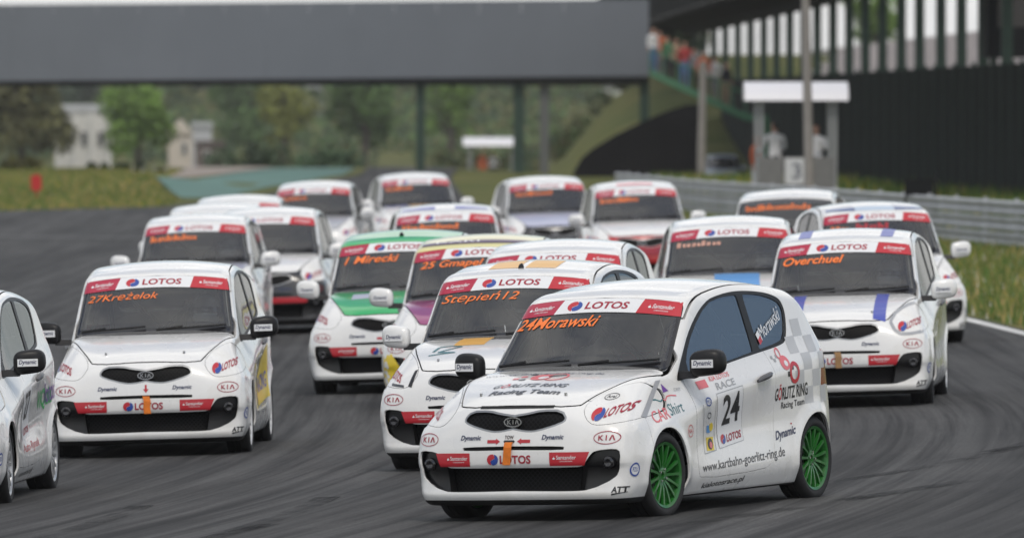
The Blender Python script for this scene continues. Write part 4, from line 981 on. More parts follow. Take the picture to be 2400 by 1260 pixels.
# ---------------------------------------------------------------- the field
HERO = dict(rim='green', steer=-3, gap_shade=True, strap=strap_mesh(M_STRAP), extra=hero_stickers() + PINS)
STRAP1 = strap_mesh(M_STRAP, 1); STRAP2 = strap_mesh(mat('tan webbing', (.34, .20, .09), .8), 1)
def side_set(seed):
    r = random.Random(seed); out = []
    s = Sticker(); s.quad((1.52, .43), (1.92, .46), (1.92, .83), (1.52, .79), V_WHITE, n=(6, 6)); s.text('27', ((1.62, .57), (1.86, .59), (1.86, .79), (1.62, .77)), V_BLACK, bold=.02, layer=2); s.text('LOTOS', ((1.6, .46), (1.88, .485), (1.88, .535), (1.6, .51)), V_DRED, bold=.03, layer=2)
    out.append(('number_plate', s.mesh('number_plate', 'side', 1)))
    return out
def col(n, c): return mat('car paint ' + n, c, .28, coat=.9, noise=.04, nscale=3)
P_GREEN = col('green', (.03, .42, .13)); P_YELLOW = col('pale yellow', (.72, .66, .28)); P_PLUM = col('plum', (.30, .03, .16)); P_NAVY = col('navy', (.05, .09, .25)); P_RED = col('red', (.48, .02, .02)); P_LILAC = col('lilac grey', (.45, .47, .60)); P_BLACK = col('black', (.02, .02, .022))
black_slot = lambda: None
def arrow_down():
    s = Sticker(); s.rect(-.008, .565, .008, .60, V_RED, n=(1, 1)); s.put([(-.022, .5655), (.022, .5655), (0, .535)], [(0, 1, 2)], V_RED); return ('tow_sticker', s.mesh('tow_sticker', 'front'))
def hl_border(m):
    """strip of tape round the lamp cover"""
    out = []
    for sg in (1, -1):
        s = Sticker(); pts = [(.462, .760), (.50, .828), (.555, .870), (.61, .898), (.65, .904)]
        low = [(.462, .758), (.50, .687), (.552, .650), (.64, .650), (.74, .666)]
        for L_ in (pts, low):
            for a, b in zip(L_, L_[1:]):
                a, b = np.array(a) * (sg, 1), np.array(b) * (sg, 1); d = b - a; nn = np.array([-d[1], d[0]]) / np.linalg.norm(d) * .013; s.quad(a - nn, b - nn, b + nn, a + nn, m, n=(2, 1))
        out.append(('tape_strip', s.mesh('tape_strip', 'front', off=.003)))
    return out
def car12_extra():
    out = [name_sticker('Stępień12', -.55, .06, 1.255, .08, bold=.0), top_stripe([(-.26, 1.66, -.02, 2.05)], V_AMBER), top_stripe([(.03, 1.66, .27, 2.05)], V_AMBER), top_stripe([(-.30, .60, -.06, .96)], V_AMBER)]
    s = Sticker(); pts = [(-.42, .46), (-.40, .58), (-.30, .60), (-.22, .56), (-.38, .44), (-.24, .40), (-.44, .38)]
    for a, b in zip(pts, pts[1:]):
        a, b = np.array(a), np.array(b); d = b - a; nn = np.array([-d[1], d[0]]) / np.linalg.norm(d) * .012; s.quad(a - nn, b - nn, b + nn, a + nn, V_TEAL, n=(3, 1))
    out.append(('bonnet_emblem', s.mesh('bonnet_emblem', 'top')))
    for sg in (1, -1):
        s = Sticker(); a = [(.474 * sg, .782), (.50 * sg, .772), (.535 * sg, .66), (.505 * sg, .652)]; s.quad(*a, V_BLACK, n=(6, 2)); out.append(('tape_strip', s.mesh('tape_strip', 'front', off=.005)))
        s = Sticker(); a = [(.57 * sg, .668), (.68 * sg, .682), (.68 * sg, .665), (.57 * sg, .651)]; s.quad(*a, V_CHAR, n=(6, 1)); out.append(('tape_strip', s.mesh('tape_strip', 'front', off=.005)))
    s = Sticker(); s.rect(-.60, .80, -.52, .86, V_YEL, n=(2, 2)); return out
def antenna():
    P = trace(np.array([[1.66, 0, 1.75]]), (0, 0, -1))[0]; mb = MB(); mb.tube([L(P[0], 0, P[2] - .005), L(P[0] + .01, 0, P[2] + .012), L(P[0] + .03, 0, P[2] + .03)], [.025, .022, .01], 8); return ('roof_antenna', mb.mesh('roof_antenna', M_BLACK, smooth=True))
ANT = antenna()
def roof_band(y0, y1, x0, x1, m, name='roof_band'):
    s = Sticker(); s.quad((y0, x0 + .2 * y0 * y0), (y1, x0 + .2 * y1 * y1), (y1, x1), (y0, x1), m, n=(14, 6)); return (name, s.mesh(name, 'top', off=.002))
def front_patch(poly, m, name='livery_panel'):
    s = Sticker(); P = np.array(poly, float); c = P.mean(0); V = [c] + list(P); k = len(P); s.put(V, [(0, i + 1, (i + 1) % k + 1) for i in range(k)], m); return (name, s.mesh(name, 'front', off=.0015, step=.05))
def band_text(t, z, y0, y1, h, m, mode='top', name='roof_lettering'):
    s = Sticker(); s.textbox(t, y0, z, y1, z + h, m, bold=.01, layer=1); return (name, s.mesh(name, mode, off=.003))
SIDE_A = side_set(1)
def left_side():
    out = []
    s = Sticker(); s.text('ViQuiz', ((2.3, .60), (2.9, .64), (2.9, .80), (2.3, .76)), V_GREEN, bold=.02, layer=0); out.append(('side_lettering', s.mesh('side_lettering', 'side', 1)))
    s = Sticker(); s.text('lotos', ((2.62, .66), (3.05, .69), (3.05, .84), (2.62, .81)), V_PURP, bold=.01, layer=2); out.append(('side_lettering', s.mesh('side_lettering', 'side', 1)))
    s = Sticker(); s.text('Auto-Rynek', ((1.5, .32), (2.3, .35), (2.3, .43), (1.5, .40)), V_RED, bold=.01, layer=0); out.append(('side_lettering', s.mesh('side_lettering', 'side', 1)))
    s = Sticker(); s.text('kialotosrace.pl', ((1.28, .165), (1.935, .18), (1.935, .226), (1.28, .205)), V_BLACK, bold=.012, shear=.2, layer=0); out.append(('side_lettering', s.mesh('side_lettering', 'side', 1)))
    s = Sticker(); s.text('LOTOS', ((1.55, .47), (1.9, .49), (1.9, .54), (1.55, .52)), V_PINK, bold=.02, layer=0); out.append(('side_lettering', s.mesh('side_lettering', 'side', 1)))
    return out
def yellow_side():
    s = Sticker(); s.quad((1.7, .35), (2.75, .40), (2.75, .84), (2.1, .72), V_YEL, n=(10, 6)); s.text('RACING', ((1.9, .45), (2.65, .48), (2.65, .62), (1.9, .58)), V_STRIPE, bold=.02, layer=1); return [('side_lettering', s.mesh('side_lettering', 'side', 1))]
NS = name_sticker
def SCR(a0, a1, z=1.262, h=.066, m=None, seed=0):
    """lettering too blurred to read in the photograph: a row of strokes"""
    r = random.Random(seed + int(a1 * 100)); st = Sticker(); x = a0; m = m or V_ORANGE
    while x < a1 - .02:
        w = r.uniform(.028, .05); k = r.random(); hh = h * (1 if k > .7 or x == a0 else r.uniform(.6, .75))
        if k < .5: st.ring(x + w / 2, z + hh / 2, w / 2, hh / 2, .011, m, 0, 12)
        else: st.quad((x, z), (x + .013, z), (x + .013 + .2 * hh, z + hh), (x + .2 * hh, z + hh), m, n=(1, 1)); st.quad((x + .02, z), (x + .033, z), (x + .033 + .2 * hh, z + hh), (x + .02 + .2 * hh, z + hh), m, n=(1, 1))
        x += w + .01
    return ('driver_name', st.mesh('driver_name', 'front', warp=lambda A: np.stack([A[:, 0], A[:, 1] - .09 * A[:, 0] ** 2], 1), off=.001))
FIELD = {}
def field(key, label, p, **cfg): FIELD[key] = make_car(label, *p, cfg); return FIELD[key]
FIELD['hero'] = make_car('white hatchback numbered 24 with bright green wheels, nearest in front', .014, 61.743, 26.37, HERO)
field('left', 'white hatchback cut off by the left edge of the picture', pose(-192, 323, 8.5), rim='silver', steer=2, extra=left_side() + SIDE_A, strap=STRAP1)
field('c27', 'white hatchback numbered 27 with black mirrors and a red arrow above its orange tow strap', pose(380, 287, 4.5), rim='white', extra=[NS('27Krężelok', -.56, .02, 1.25, .07, bold=.0), arrow_down()] + PINS + yellow_side(), strap=STRAP1)
field('c12', 'white hatchback numbered 12 with amber stripes, just behind the green-wheeled car', pose(1222, 306, 13), mirror=M_WHITE, extra=car12_extra() + [ANT] + PINS, strap=STRAP1)
field('plain', 'plain white hatchback with no name on its windscreen, behind the amber-striped car', pose(1309, 268, 6), extra=[])
field('kari', 'hatchback with pale yellow roof, plum bonnet and dark roof band', pose(1132, 254, 5), mirror=M_WHITE, roof=P_YELLOW, bonnet=P_PLUM, extra=[roof_band(-.53, .53, 1.50, 1.72, vinyl('dark plum', (.09, .045, .09))), band_text('KARI', 1.60, -.40, .0, .08, V_WHITE), NS('25 Gmapel', -.53, .06, 1.26, .08), front_patch([(-.78, .20), (-.60, .16), (-.60, .36), (-.70, .52), (-.78, .50)], V_YEL)])
field('green', 'hatchback with green roof and green bonnet over a white nose', pose(948, 241, 5), mirror=M_WHITE, roof=P_GREEN, bonnet=P_GREEN, extra=[NS('1 Mirecki', -.535, .0, 1.26, .07), ANT, top_stripe([(-.40, .50, -.22, .72)], vinyl('pale lilac', (.45, .5, .62)), 'bonnet_sticker'), ('tow_sticker', (lambda s: (arrow(s, -.12, .0, .55, V_RED), s.mesh('tow_sticker', 'front'))[1])(Sticker()))])
field('a', 'white hatchback with pale mirrors, directly behind the car numbered 27', pose(467, 199, 3), mirror=M_WHITE, bonnet=P_LILAC, extra=[SCR(-.53, .0, seed=1)])
field('b', 'white hatchback with a black bumper and a red and white strip', pose(634, 190, 3.5), bumper=P_BLACK, mirror=M_WHITE, skip=('bumper_sticker',), extra=[SCR(-.53, -.2, seed=2), front_patch([(-.45, .40), (.10, .40), (.10, .47), (-.45, .47)], V_WHITE), front_patch([(.10, .40), (.54, .40), (.56, .47), (.10, .47)], V_RED)])
field('c', 'white hatchback on the left with only its roof and windscreen top showing', pose(566, 165, 2), mirror=M_WHITE, extra=[])
field('d', 'white hatchback almost hidden on the far left, only a roof corner showing', pose(512, 180, 2), mirror=M_WHITE, extra=[])
field('o', 'white hatchback with a silver bonnet at the back, on the left', pose(742, 143, 3), mirror=M_WHITE, bonnet=col('silver', (.42, .43, .46)), extra=[SCR(-.53, -.1, seed=3)])
field('p', 'white hatchback farthest away, blue and amber patches below its windscreen', pose(979, 133, -4), mirror=M_WHITE, extra=[SCR(-.53, -.1, seed=4), roof_band(-.60, -.2, .72, .95, V_STRIPE, 'livery_panel'), roof_band(-.15, .2, .74, .95, V_AMBER, 'livery_panel'), roof_band(.3, .58, .74, .95, V_STRIPE, 'livery_panel')])
field('n', 'white hatchback with blue flashes across its roof, behind the green-roofed car', pose(1052, 194, 0), mirror=M_WHITE, extra=[SCR(-.53, .15, seed=5), roof_band(-.52, -.12, 1.60, 1.82, V_STRIPE, 'livery_panel'), roof_band(.12, .52, 1.60, 1.82, V_STRIPE, 'livery_panel')])
field('q', 'white hatchback at the back with a black nose and lilac bonnet edge', pose(1286, 147, -5), bumper=P_BLACK, mirror=M_WHITE, bonnet=P_LILAC, extra=[SCR(-.5, .1, seed=6)])
field('r', 'white hatchback at the back with red round its grille and a red roof sticker', pose(1496, 161, -3), mirror=M_WHITE, bumper=P_RED, extra=[SCR(-.53, .05, seed=7), roof_band(-.26, .26, 1.60, 1.80, V_SALM, 'roof_band'), front_patch([(-.5, .60), (.5, .60), (.46, .50), (-.46, .50)], V_DRED)])
field('lb', 'white hatchback with a broad sky blue bonnet stripe and black mirrors', pose(1719, 233, 0), bonnet=col('warm white', (.74, .73, .70)), extra=[SCR(-.53, -.1, 1.275, .05, vinyl('faded orange', (.75, .4, .3)), 8), top_stripe([(-.16, .12, .29, .95)], V_SKYB)])
field('wr', 'white hatchback with no windscreen banner, orange name only, in front of the marshal post', pose(1850, 186, 3), mirror=M_WHITE, skip=('windscreen_banner',), extra=[SCR(-.5, .3, 1.31, .07, seed=9), front_patch([(-.53, 1.41), (0, 1.44), (.53, 1.41), (.545, 1.36), (0, 1.39), (-.545, 1.36)], V_CHAR, 'sun_strip')])
field('nv', 'white hatchback with a navy roof band, nearest the guard rail', pose(2062, 214, -8), mirror=M_WHITE, extra=[SCR(-.53, -.3, 1.25, seed=10), SCR(-.25, .1, 1.27, .06, V_RED, 11), roof_band(-.535, -.22, 1.50, 1.80, P_NAVY), roof_band(.22, .535, 1.50, 1.80, P_NAVY), roof_band(-.215, .215, 1.50, 1.72, vinyl('ice blue', (.5, .6, .72)))])
field('bs', 'white hatchback with two blue stripes over bonnet and roof', pose(1991, 264, 3.5), mirror=M_WHITE, steer=2, extra=[NS('Overchuel', -.54, .0, 1.265, .07, bold=.02), top_stripe([(-.42, .13, -.31, .95)], V_STRIPE), top_stripe([(.31, .13, .42, .95)], V_STRIPE), top_stripe([(-.42, 1.60, -.31, 3.0)], V_STRIPE), top_stripe([(.31, 1.60, .42, 3.0)], V_STRIPE)] + PINS + hl_border(V_SILV), strap=STRAP2)
# ---------------------------------------------------------------- people
def skin_mesh(name, verts, edges, radii, root=0, sub=1):
    me = bpy.data.meshes.new(name); me.from_pydata(verts, edges, []); o = bpy.data.objects.new(name, me); COL.objects.link(o)
    o.modifiers.new('skin', 'SKIN'); sm = o.modifiers.new('sub', 'SUBSURF'); sm.levels = sub; sm.render_levels = sub
    for i, r in enumerate(radii):
        d = me.skin_vertices[0].data[i]; d.radius = (r, r) if not isinstance(r, tuple) else r; d.use_root = (i == root)
    bpy.context.view_layer.update(); dg = bpy.context.evaluated_depsgraph_get(); out = bpy.data.meshes.new_from_object(o.evaluated_get(dg)); out.name = name
    bpy.data.objects.remove(o); bpy.data.meshes.remove(me)
    for p in out.polygons: p.use_smooth = True
    return out
SKIN = mat('skin', (.48, .27, .19), .6); HAIRD = mat('dark hair', (.03, .022, .018), .7)
def body_mesh(name, arms, top, legs_m, hair, turn=1, cap=None):
    """standing figure 1.76 m, facing -Y times turn; arms: 'down', 'rail', 'hips', 'phone'"""
    v = [(0, 0, .95), (0, 0, 1.12), (0, -.01, 1.32), (0, 0, 1.46), (0, -.01, 1.54), (0, -.02, 1.62), (0, -.015, 1.72)]
    e = [(0, 1), (1, 2), (2, 3), (3, 4), (4, 5), (5, 6)]; r = [(.155, .12), (.135, .105), (.165, .115), (.09, .08), (.052, .055), (.082, .098), (.07, .085)]
    for s in (1, -1):
        k = len(v)
        A = {'down': [(.19, 0, 1.42), (.245, .01, 1.16), (.25, -.05, .92), (.25, -.07, .83)], 'rail': [(.19, 0, 1.42), (.26, -.08, 1.18), (.24, -.32, 1.10), (.23, -.41, 1.09)],
             'hips': [(.19, 0, 1.42), (.34, .06, 1.2), (.22, -.06, 1.02), (.17, -.1, .99)], 'phone': [(.19, 0, 1.42), (.25, -.06, 1.17), (.12, -.24, 1.30), (.09, -.27, 1.37)]}[arms if s > 0 or arms != 'phone' else 'down']
        v += [(s * x, y, z) for x, y, z in A]; e += [(2, k), (k, k + 1), (k + 1, k + 2), (k + 2, k + 3)]; r += [.068, .05, .036, .04]
        k = len(v); v += [(s * .095, 0, .88), (s * .105, -.015, .50), (s * .11, .02, .10), (s * .115, -.06, .04), (s * .12, -.14, .03)]; e += [(0, k)] + [(k + i, k + i + 1) for i in range(4)]; r += [.098, .066, .046, .045, .036]
    me = skin_mesh(name, [(x, y * turn, z) for x, y, z in v], e, r)
    for m in (SKIN, top, legs_m, hair, M_BLACK): me.materials.append(m)
    for p in me.polygons:
        c = p.center; z = c.z; y = c.y * turn
        i = 1
        if z > 1.51: i = 3 if (z > 1.69 or (y > .03 and z > 1.58)) else 0
        elif z < .07: i = 4
        elif z < .97 and abs(c.x) < .2: i = 2
        elif abs(c.x) > .19 and (z < 1.0 or (arms in ('rail', 'phone') and y < -.28)) : i = 0
        p.material_index = i
    return me
def cloth(n, c): return mat('cloth ' + n, c, .85, noise=.15, nscale=10)
C_OR, C_WH, C_DK, C_RED, C_GRN, C_GY, C_BL, C_TAN = cloth('orange', (.6, .15, .06)), cloth('white', (.74, .74, .74)), cloth('dark', (.03, .03, .04)), cloth('red', (.42, .05, .05)), cloth('green', (.08, .2, .1)), cloth('grey', (.3, .3, .32)), cloth('blue', (.1, .2, .4)), cloth('tan', (.4, .3, .2))
BODY_CACHE = {}
def person(label, x, y, z, arms, top, legs_m=None, hair=None, turn=1, rot=0., sc=1., group=None):
    k = (arms, turn)
    if k not in BODY_CACHE: BODY_CACHE[k] = body_mesh('person', arms, C_WH, C_DK, HAIRD, turn)
    o = link('person', BODY_CACHE[k]); o.location = (x, y, z); o.rotation_euler = (0, 0, rot); o.scale = (sc,) * 3
    for i, m in ((1, top), (2, legs_m), (3, hair)):
        if m is not None: override(o, m, i)
    return tag(o, label, 'person', group)
# drivers: helmeted, strapped in, both hands on the wheel
def driver_mesh():
    v = [(0, 0, .44), (-.05, 0, .62), (-.1, 0, .84), (-.1, 0, .95), (-.06, 0, 1.02)]; e = [(0, 1), (1, 2), (2, 3), (3, 4)]; r = [(.15, .16), (.13, .15), (.14, .18), (.08, .1), .06]
    for s in (1, -1):
        k = len(v); v += [(-.09, s * .19, .90), (.06, s * .25, .76), (.27, s * .17, .88), (.33, s * .15, .93)]; e += [(2, k), (k, k + 1), (k + 1, k + 2), (k + 2, k + 3)]; r += [.07, .055, .042, .045]
        k = len(v); v += [(.05, s * .1, .43), (.38, s * .13, .55), (.62, s * .12, .30)]; e += [(0, k), (k, k + 1), (k + 1, k + 2)]; r += [.09, .07, .05]
    return skin_mesh('person', v, e, r)
DRV = driver_mesh(); DRV.materials.append(mat('racing suit', (.08, .08, .1), .8))
def helmet_mesh():
    mb = MB(); n, m = 20, 12; V = []
    for i in range(m + 1):
        ph = -math.pi * .42 + (math.pi * .92) * i / m
        for k in range(n): th = 2 * math.pi * k / n; V.append((.15 * math.cos(ph) * math.cos(th) + (.02 if math.cos(th) > .3 and ph < 0 else 0), .122 * math.cos(ph) * math.sin(th), .14 * math.sin(ph)))
    fs = [(i * n + k, i * n + (k + 1) % n, (i + 1) * n + (k + 1) % n, (i + 1) * n + k) for i in range(m) for k in range(n)] + [tuple(range(n - 1, -1, -1)), tuple(m * n + k for k in range(n))]
    mb.add(V, fs); me = mb.mesh('helmet', mat('helmet white', (.72, .72, .72), .25, coat=.6), smooth=True, angle=70)
    vb = MB(); V = []
    for z, q in ((-.035, 1.04), (.0, 1.05), (.045, 1.0)):
        for k in range(13): th = math.radians(-75 + 150 * k / 12); ph = math.asin(z / .14); V.append((.155 * q * math.cos(ph) * math.cos(th), .127 * q * math.cos(ph) * math.sin(th), z))
    vb.add(V, [(j * 13 + k, j * 13 + k + 1, j * 13 + 14 + k, j * 13 + 13 + k) for j in range(2) for k in range(12)])
    return me, vb.mesh('visor', M_GLOSSB, smooth=True)
HELM, VISOR = helmet_mesh()
def driver(key, label, helm=None, suit=None):
    car = FIELD[key]; o = link('person', DRV); o.matrix_world = car.matrix_world @ Matrix.Translation((X0 - 1.86, .36, 0))
    if suit: override(o, suit)
    h = link('helmet', HELM, o); h.location = (-.05, 0, 1.13); link('visor', VISOR, h)
    if helm: override(h, helm)
    tag(o, label, 'person', 'drivers in the race cars')
H_DK = mat('helmet dark', (.05, .05, .06), .2, coat=.6); H_BL = mat('helmet blue', (.05, .12, .45), .2, coat=.6); H_RD = mat('helmet red', (.4, .03, .03), .2, coat=.6)
driver('hero', 'helmeted driver in a dark helmet inside the car with green wheels', H_DK)
driver('c27', 'helmeted driver inside the car numbered 27', None)
driver('c12', 'helmeted driver inside the amber-striped car', H_DK)
driver('bs', 'driver in a pale helmet inside the car with two blue stripes', None, C_RED)
driver('lb', 'driver in a pale helmet inside the car with the sky blue bonnet stripe', None)
driver('green', 'helmeted driver inside the green-roofed car', H_DK)
driver('kari', 'helmeted driver inside the car with the plum bonnet', H_DK)
driver('nv', 'helmeted driver inside the car with the navy roof band', H_RD)
driver('a', 'helmeted driver in the car directly behind number 27', None)
driver('left', 'helmeted driver in the car cut off by the left edge', H_BL)
driver('plain', 'helmeted driver inside the plain white car', H_DK)
# ---------------------------------------------------------------- guard rail
M_ZINC = mat('galvanised steel', (.42, .43, .44), .5, metal=.35, noise=.25, nscale=1.5)
def guard_rail():
    root = empty('guard_rail', (float(RAIL(157)), 157, float(terr(RAIL(157), 157)))); tag(root, 'three-beam galvanised guard rail curving along the right of the track', 'guard rail')
    bpy.context.view_layer.update(); inv = root.matrix_world.inverted()
    ys = list(np.arange(102, 246, 4.0)); pts = [Vector((float(RAIL(y)), y, float(terr(RAIL(y), y)))) for y in ys]
    prof = [(0, .0), (.045, .03), (.045, .07), (0, .11), (0, .14), (.045, .18), (.045, .22), (0, .25)]
    for i, (a, b) in enumerate(zip(pts, pts[1:])):
        d = (b - a).normalized(); nrm = Vector((-d.y, d.x, 0)).normalized()
        if nrm.x > 0: nrm = -nrm
        for z0 in (.04, .31, .58):
            V = []
            for p in (a + d * .01, b - d * .01):
                for o_, z in prof: V.append(inv @ (p + nrm * (o_ + .06) + Vector((0, 0, z0 + z))))
                for o_, z in reversed(prof): V.append(inv @ (p + nrm * (o_ + .048) + Vector((0, 0, z0 + z))))
            n = 16; mb = MB(); mb.add(V, [(k, (k + 1) % n, n + (k + 1) % n, n + k) for k in range(n)] + [tuple(range(n)), tuple(range(2 * n - 1, n - 1, -1))]); mb.build('rail_beam', M_ZINC, root)
        mb = MB(); q = inv @ a; mb.box(q.x - .02, q.x + .05, q.y - .06, q.y + .06, q.z - .3, q.z + .87); mb.build('rail_post', M_ZINC, root)
guard_rail()
# ---------------------------------------------------------------- footbridge, stair, grandstand
M_CLAD = mat('grey cladding', (.145, .16, .185), .55, noise=.06, nscale=.4); M_DKGREEN = mat('dark green steel', (.022, .05, .035), .6, noise=.2, nscale=2); M_GREENR = mat('green railing paint', (.07, .20, .11), .6); M_DARK = mat('dark steel', (.014, .015, .016), .8, spec=.1)
def bridge():
    Yb = 360.; root = empty('footbridge', (0, Yb, float(terr(0, Yb)))); tag(root, 'long grey clad footbridge spanning the track', 'bridge'); z0 = root.location.z
    def Z(u, v): return CAMH - (v - HOR) / FPX * Yb - z0
    xl, xr = -42., (1521 - 1200) / FPX * Yb; n = 29; w = (xr - xl) / n
    for k in range(n):
        a, b = xl + k * w, xl + (k + 1) * w; mb = MB()
        def zb(x, lo): t = (x + 19.6) / (19.6 + 5.25); return (Z(0, 190) * (1 - t) + Z(0, 178) * t) if lo else (Z(0, 12) * (1 - t) + Z(0, -1) * t)
        V = [(x, y, zb(x, lo)) for y in (0, .08) for x in (a + .004, b - .004) for lo in (1, 0)]
        mb.add(V, [(0, 1, 3, 2), (4, 6, 7, 5), (0, 2, 6, 4), (1, 5, 7, 3), (0, 4, 5, 1), (2, 3, 7, 6)]); mb.build('cladding_panel', M_CLAD, root)
    zl, zr = zb(xl, 1), zb(xr, 1)
    mb = MB(); mb.add([(xl, .02, zl - .22), (xr, .02, zr - .22), (xr, .02, zr - .01), (xl, .02, zl - .01), (xl, 2.4, zl - .22), (xr, 2.4, zr - .22), (xr, 2.4, zr - .01), (xl, 2.4, zl - .01)], [(0, 1, 2, 3), (7, 6, 5, 4), (0, 4, 5, 1), (3, 2, 6, 7), (0, 3, 7, 4), (1, 5, 6, 2)]); mb.build('deck_beam', M_DARK, root)
    mb = MB(); mb.box(xl, xr, 2.32, 2.4, zb(xl, 1), zb(xl, 0) - .1); mb.build('rear_parapet', M_CLAD, root)
    for u, wd, m in ((-1100, .36, M_DKGREEN), (985, .34, M_DKGREEN), (1216, .42, M_DKGREEN), (1276, .36, mat('grey post', (.12, .125, .12), .7)), (1511, .36, M_DKGREEN)):
        x = (u - 1200) / FPX * Yb; g = float(terr(x, Yb)) - z0; mb = MB(); mb.box(x - wd / 2, x + wd / 2, .4, .4 + wd, g - .3, zr - .2); mb.build('bridge_post', m, root)
bridge()
def stair():
    Ys = 357.; root = empty('staircase', (5.3, Ys, 0)); tag(root, 'green steel staircase coming down from the right end of the footbridge', 'stairs')
    A, B = at(1524, 178, Ys), at(1748, 282, Ys); C = at(1800, 286, Ys); o = root.location
    for off in (-.05, 1.55):
        mb = MB(); d = Vector((0, .06, 0)); z = Vector((0, 0, .26))
        V = [A - o, B - o, C - o, C - o + z, B - o + z, A - o + z]; V = [v + Vector((0, off, 0)) for v in V]; V += [v + d for v in V]
        mb.add(V, [(0, 1, 4, 5), (1, 2, 3, 4), (11, 10, 7, 6), (10, 9, 8, 7), (0, 6, 7, 1), (1, 7, 8, 2), (5, 4, 10, 11), (4, 3, 9, 10), (0, 5, 11, 6), (2, 8, 9, 3)]); mb.build('stringer', M_GREENR, root)
        mb = MB(); h = Vector((0, off, 1.0)); mb.tube([A - o + h, B - o + h, C - o + h], .03, 6); mb.build('handrail', M_GREENR, root)
        for k in range(8):
            t = k / 7; p = A.lerp(B, t) - o + Vector((0, off, .2)); mb = MB(); mb.tube([p, p + Vector((0, 0, .8))], .025, 6); mb.build('baluster', M_GREENR, root)
    for k in range(11):
        p = A.lerp(B, (k + .5) / 11) - o; mb = MB(); mb.box(p.x - .15, p.x + .15, .01, 1.55, p.z + .1, p.z + .14); mb.build('tread', M_DARK, root)
    g = float(terr(C.x, Ys)); mb = MB(); mb.box(C.x - o.x - .12, C.x - o.x + .12, .6, .84, g - .3, C.z + .05); mb.build('stair_post', M_GREENR, root)
    return A, B
SA, SB = stair()
crowd = [(.03, 'white', C_WH, C_BL, 'down', 1.0), (.10, 'orange', C_OR, C_GY, 'hips', 1.0), (.18, 'green', C_GRN, C_DK, 'down', .96), (.27, 'tan', C_TAN, C_DK, 'down', 1.), (.36, 'red', C_RED, C_BL, 'phone', 1.02), (.46, 'grey', C_GY, C_DK, 'down', .97), (.56, 'orange-red', C_OR, C_DK, 'down', 1.), (.68, 'pale', C_WH, C_GY, 'hips', 1.), (.80, 'dark', C_DK, C_TAN, 'down', 1.)]
words = ['topmost on the stair, beside the bridge end', 'second from the top of the stair', 'third from the top of the stair', 'fourth from the top of the stair', 'halfway down the stair', 'just below halfway on the stair', 'fourth from the foot of the stair', 'in a white top near the foot of the stair', 'lowest on the stair']
for k, (t, nm, top, lg, arms, sc) in enumerate(crowd):
    p = SA.lerp(SB, t); person('spectator in ' + nm + ' clothes ' + words[k] if k != 7 else 'spectator ' + words[k], p.x, p.y + .45 + .5 * (k % 2), p.z + .14, arms, top, lg, None, 1, math.radians(RNG.uniform(-50, 50)), sc, 'spectators on the stair')
# grandstand: a row of green columns under a dark roof, screen fence in front, seat tiers behind
GA, GB = Vector((9.06, 604, 0)), Vector((13.6, 190, 0))
def on_row(u):
    k = (u - 1200) / FPX; t = (k * GA.y - GA.x) / ((GB.x - GA.x) - k * (GB.y - GA.y)); return GA.lerp(GB, t)
def grandstand():
    root = empty('grandstand', (12., 330, 0)); tag(root, 'dark green grandstand with a row of columns and pale seat tiers', 'grandstand'); o = root.location
    d = (GB - GA).normalized(); nr = Vector((-d.y, d.x, 0))
    if nr.x < 0: nr = -nr
    for u in (1628, 1649, 1673, 1700, 1729, 1759, 1790, 1820, 1851, 1884, 1915, 1952, 1990, 2028, 2068, 2112, 2155, 2205, 2253, 2304, 2360, 2420):
        p = on_row(u); g = float(terr(p.x, p.y)); w = .10 + .00028 * p.y * .6; mb = MB(); mb.box(p.x - o.x - w, p.x - o.x + w, p.y - o.y - w, p.y - o.y + w, min(g, 0) - .5, 6.7); mb.build('column', M_DKGREEN, root)
    def slab(name, a, b, n0, n1, z0, z1, m):
        V = [(a + nr * n0), (b + nr * n0), (b + nr * n1), (a + nr * n1)]; V = [v - o for v in V]; mb = MB(); mb.add([(v.x, v.y, z0) for v in V] + [(v.x, v.y, z1) for v in V], [(3, 2, 1, 0), (4, 5, 6, 7), (0, 1, 5, 4), (1, 2, 6, 5), (2, 3, 7, 6), (3, 0, 4, 7)]); return mb.build(name, m, root)
    M_ROOF = mat('dark roof', (.007, .008, .008), .9, spec=.05, noise=.5, nscale=.6)
    slab('roof_beam', GA, GB, -.4, .4, 6.4, 6.75, M_DARK); slab('roof', GA - d * 4, GB, -3.5, -.6, 6.55, 6.75, M_ROOF)
    for k in range(4): slab('fascia_board', GA - d * 2, GB, -3.6, -3.5, 6.76 + k * .62, 7.36 + k * .62, M_ROOF)
    for u in range(1540, 2400, 26):
        p = on_row(u); q = on_row(u + 20); mb = MB(); mb.tube([p - o + Vector((-3.4, 0, 6.7)), q - o + Vector((-3.4, 0, 9.2))], .09, 5); mb.build('roof_brace', M_DARK, root)
    M_TIER = mat('pale concrete tier', (.60, .55, .53), .85, noise=.15, nscale=.5)
    for k in range(7): slab('seat_tier', GA + d * 60, GB, 2.2 + k * .85, 9.0, 2.6 + k * .42, 3.02 + k * .42, M_TIER)
grandstand()
M_SCREEN = mat('dark screen netting', (.012, .016, .014), .9, spec=.05, noise=.35, nscale=1.5)
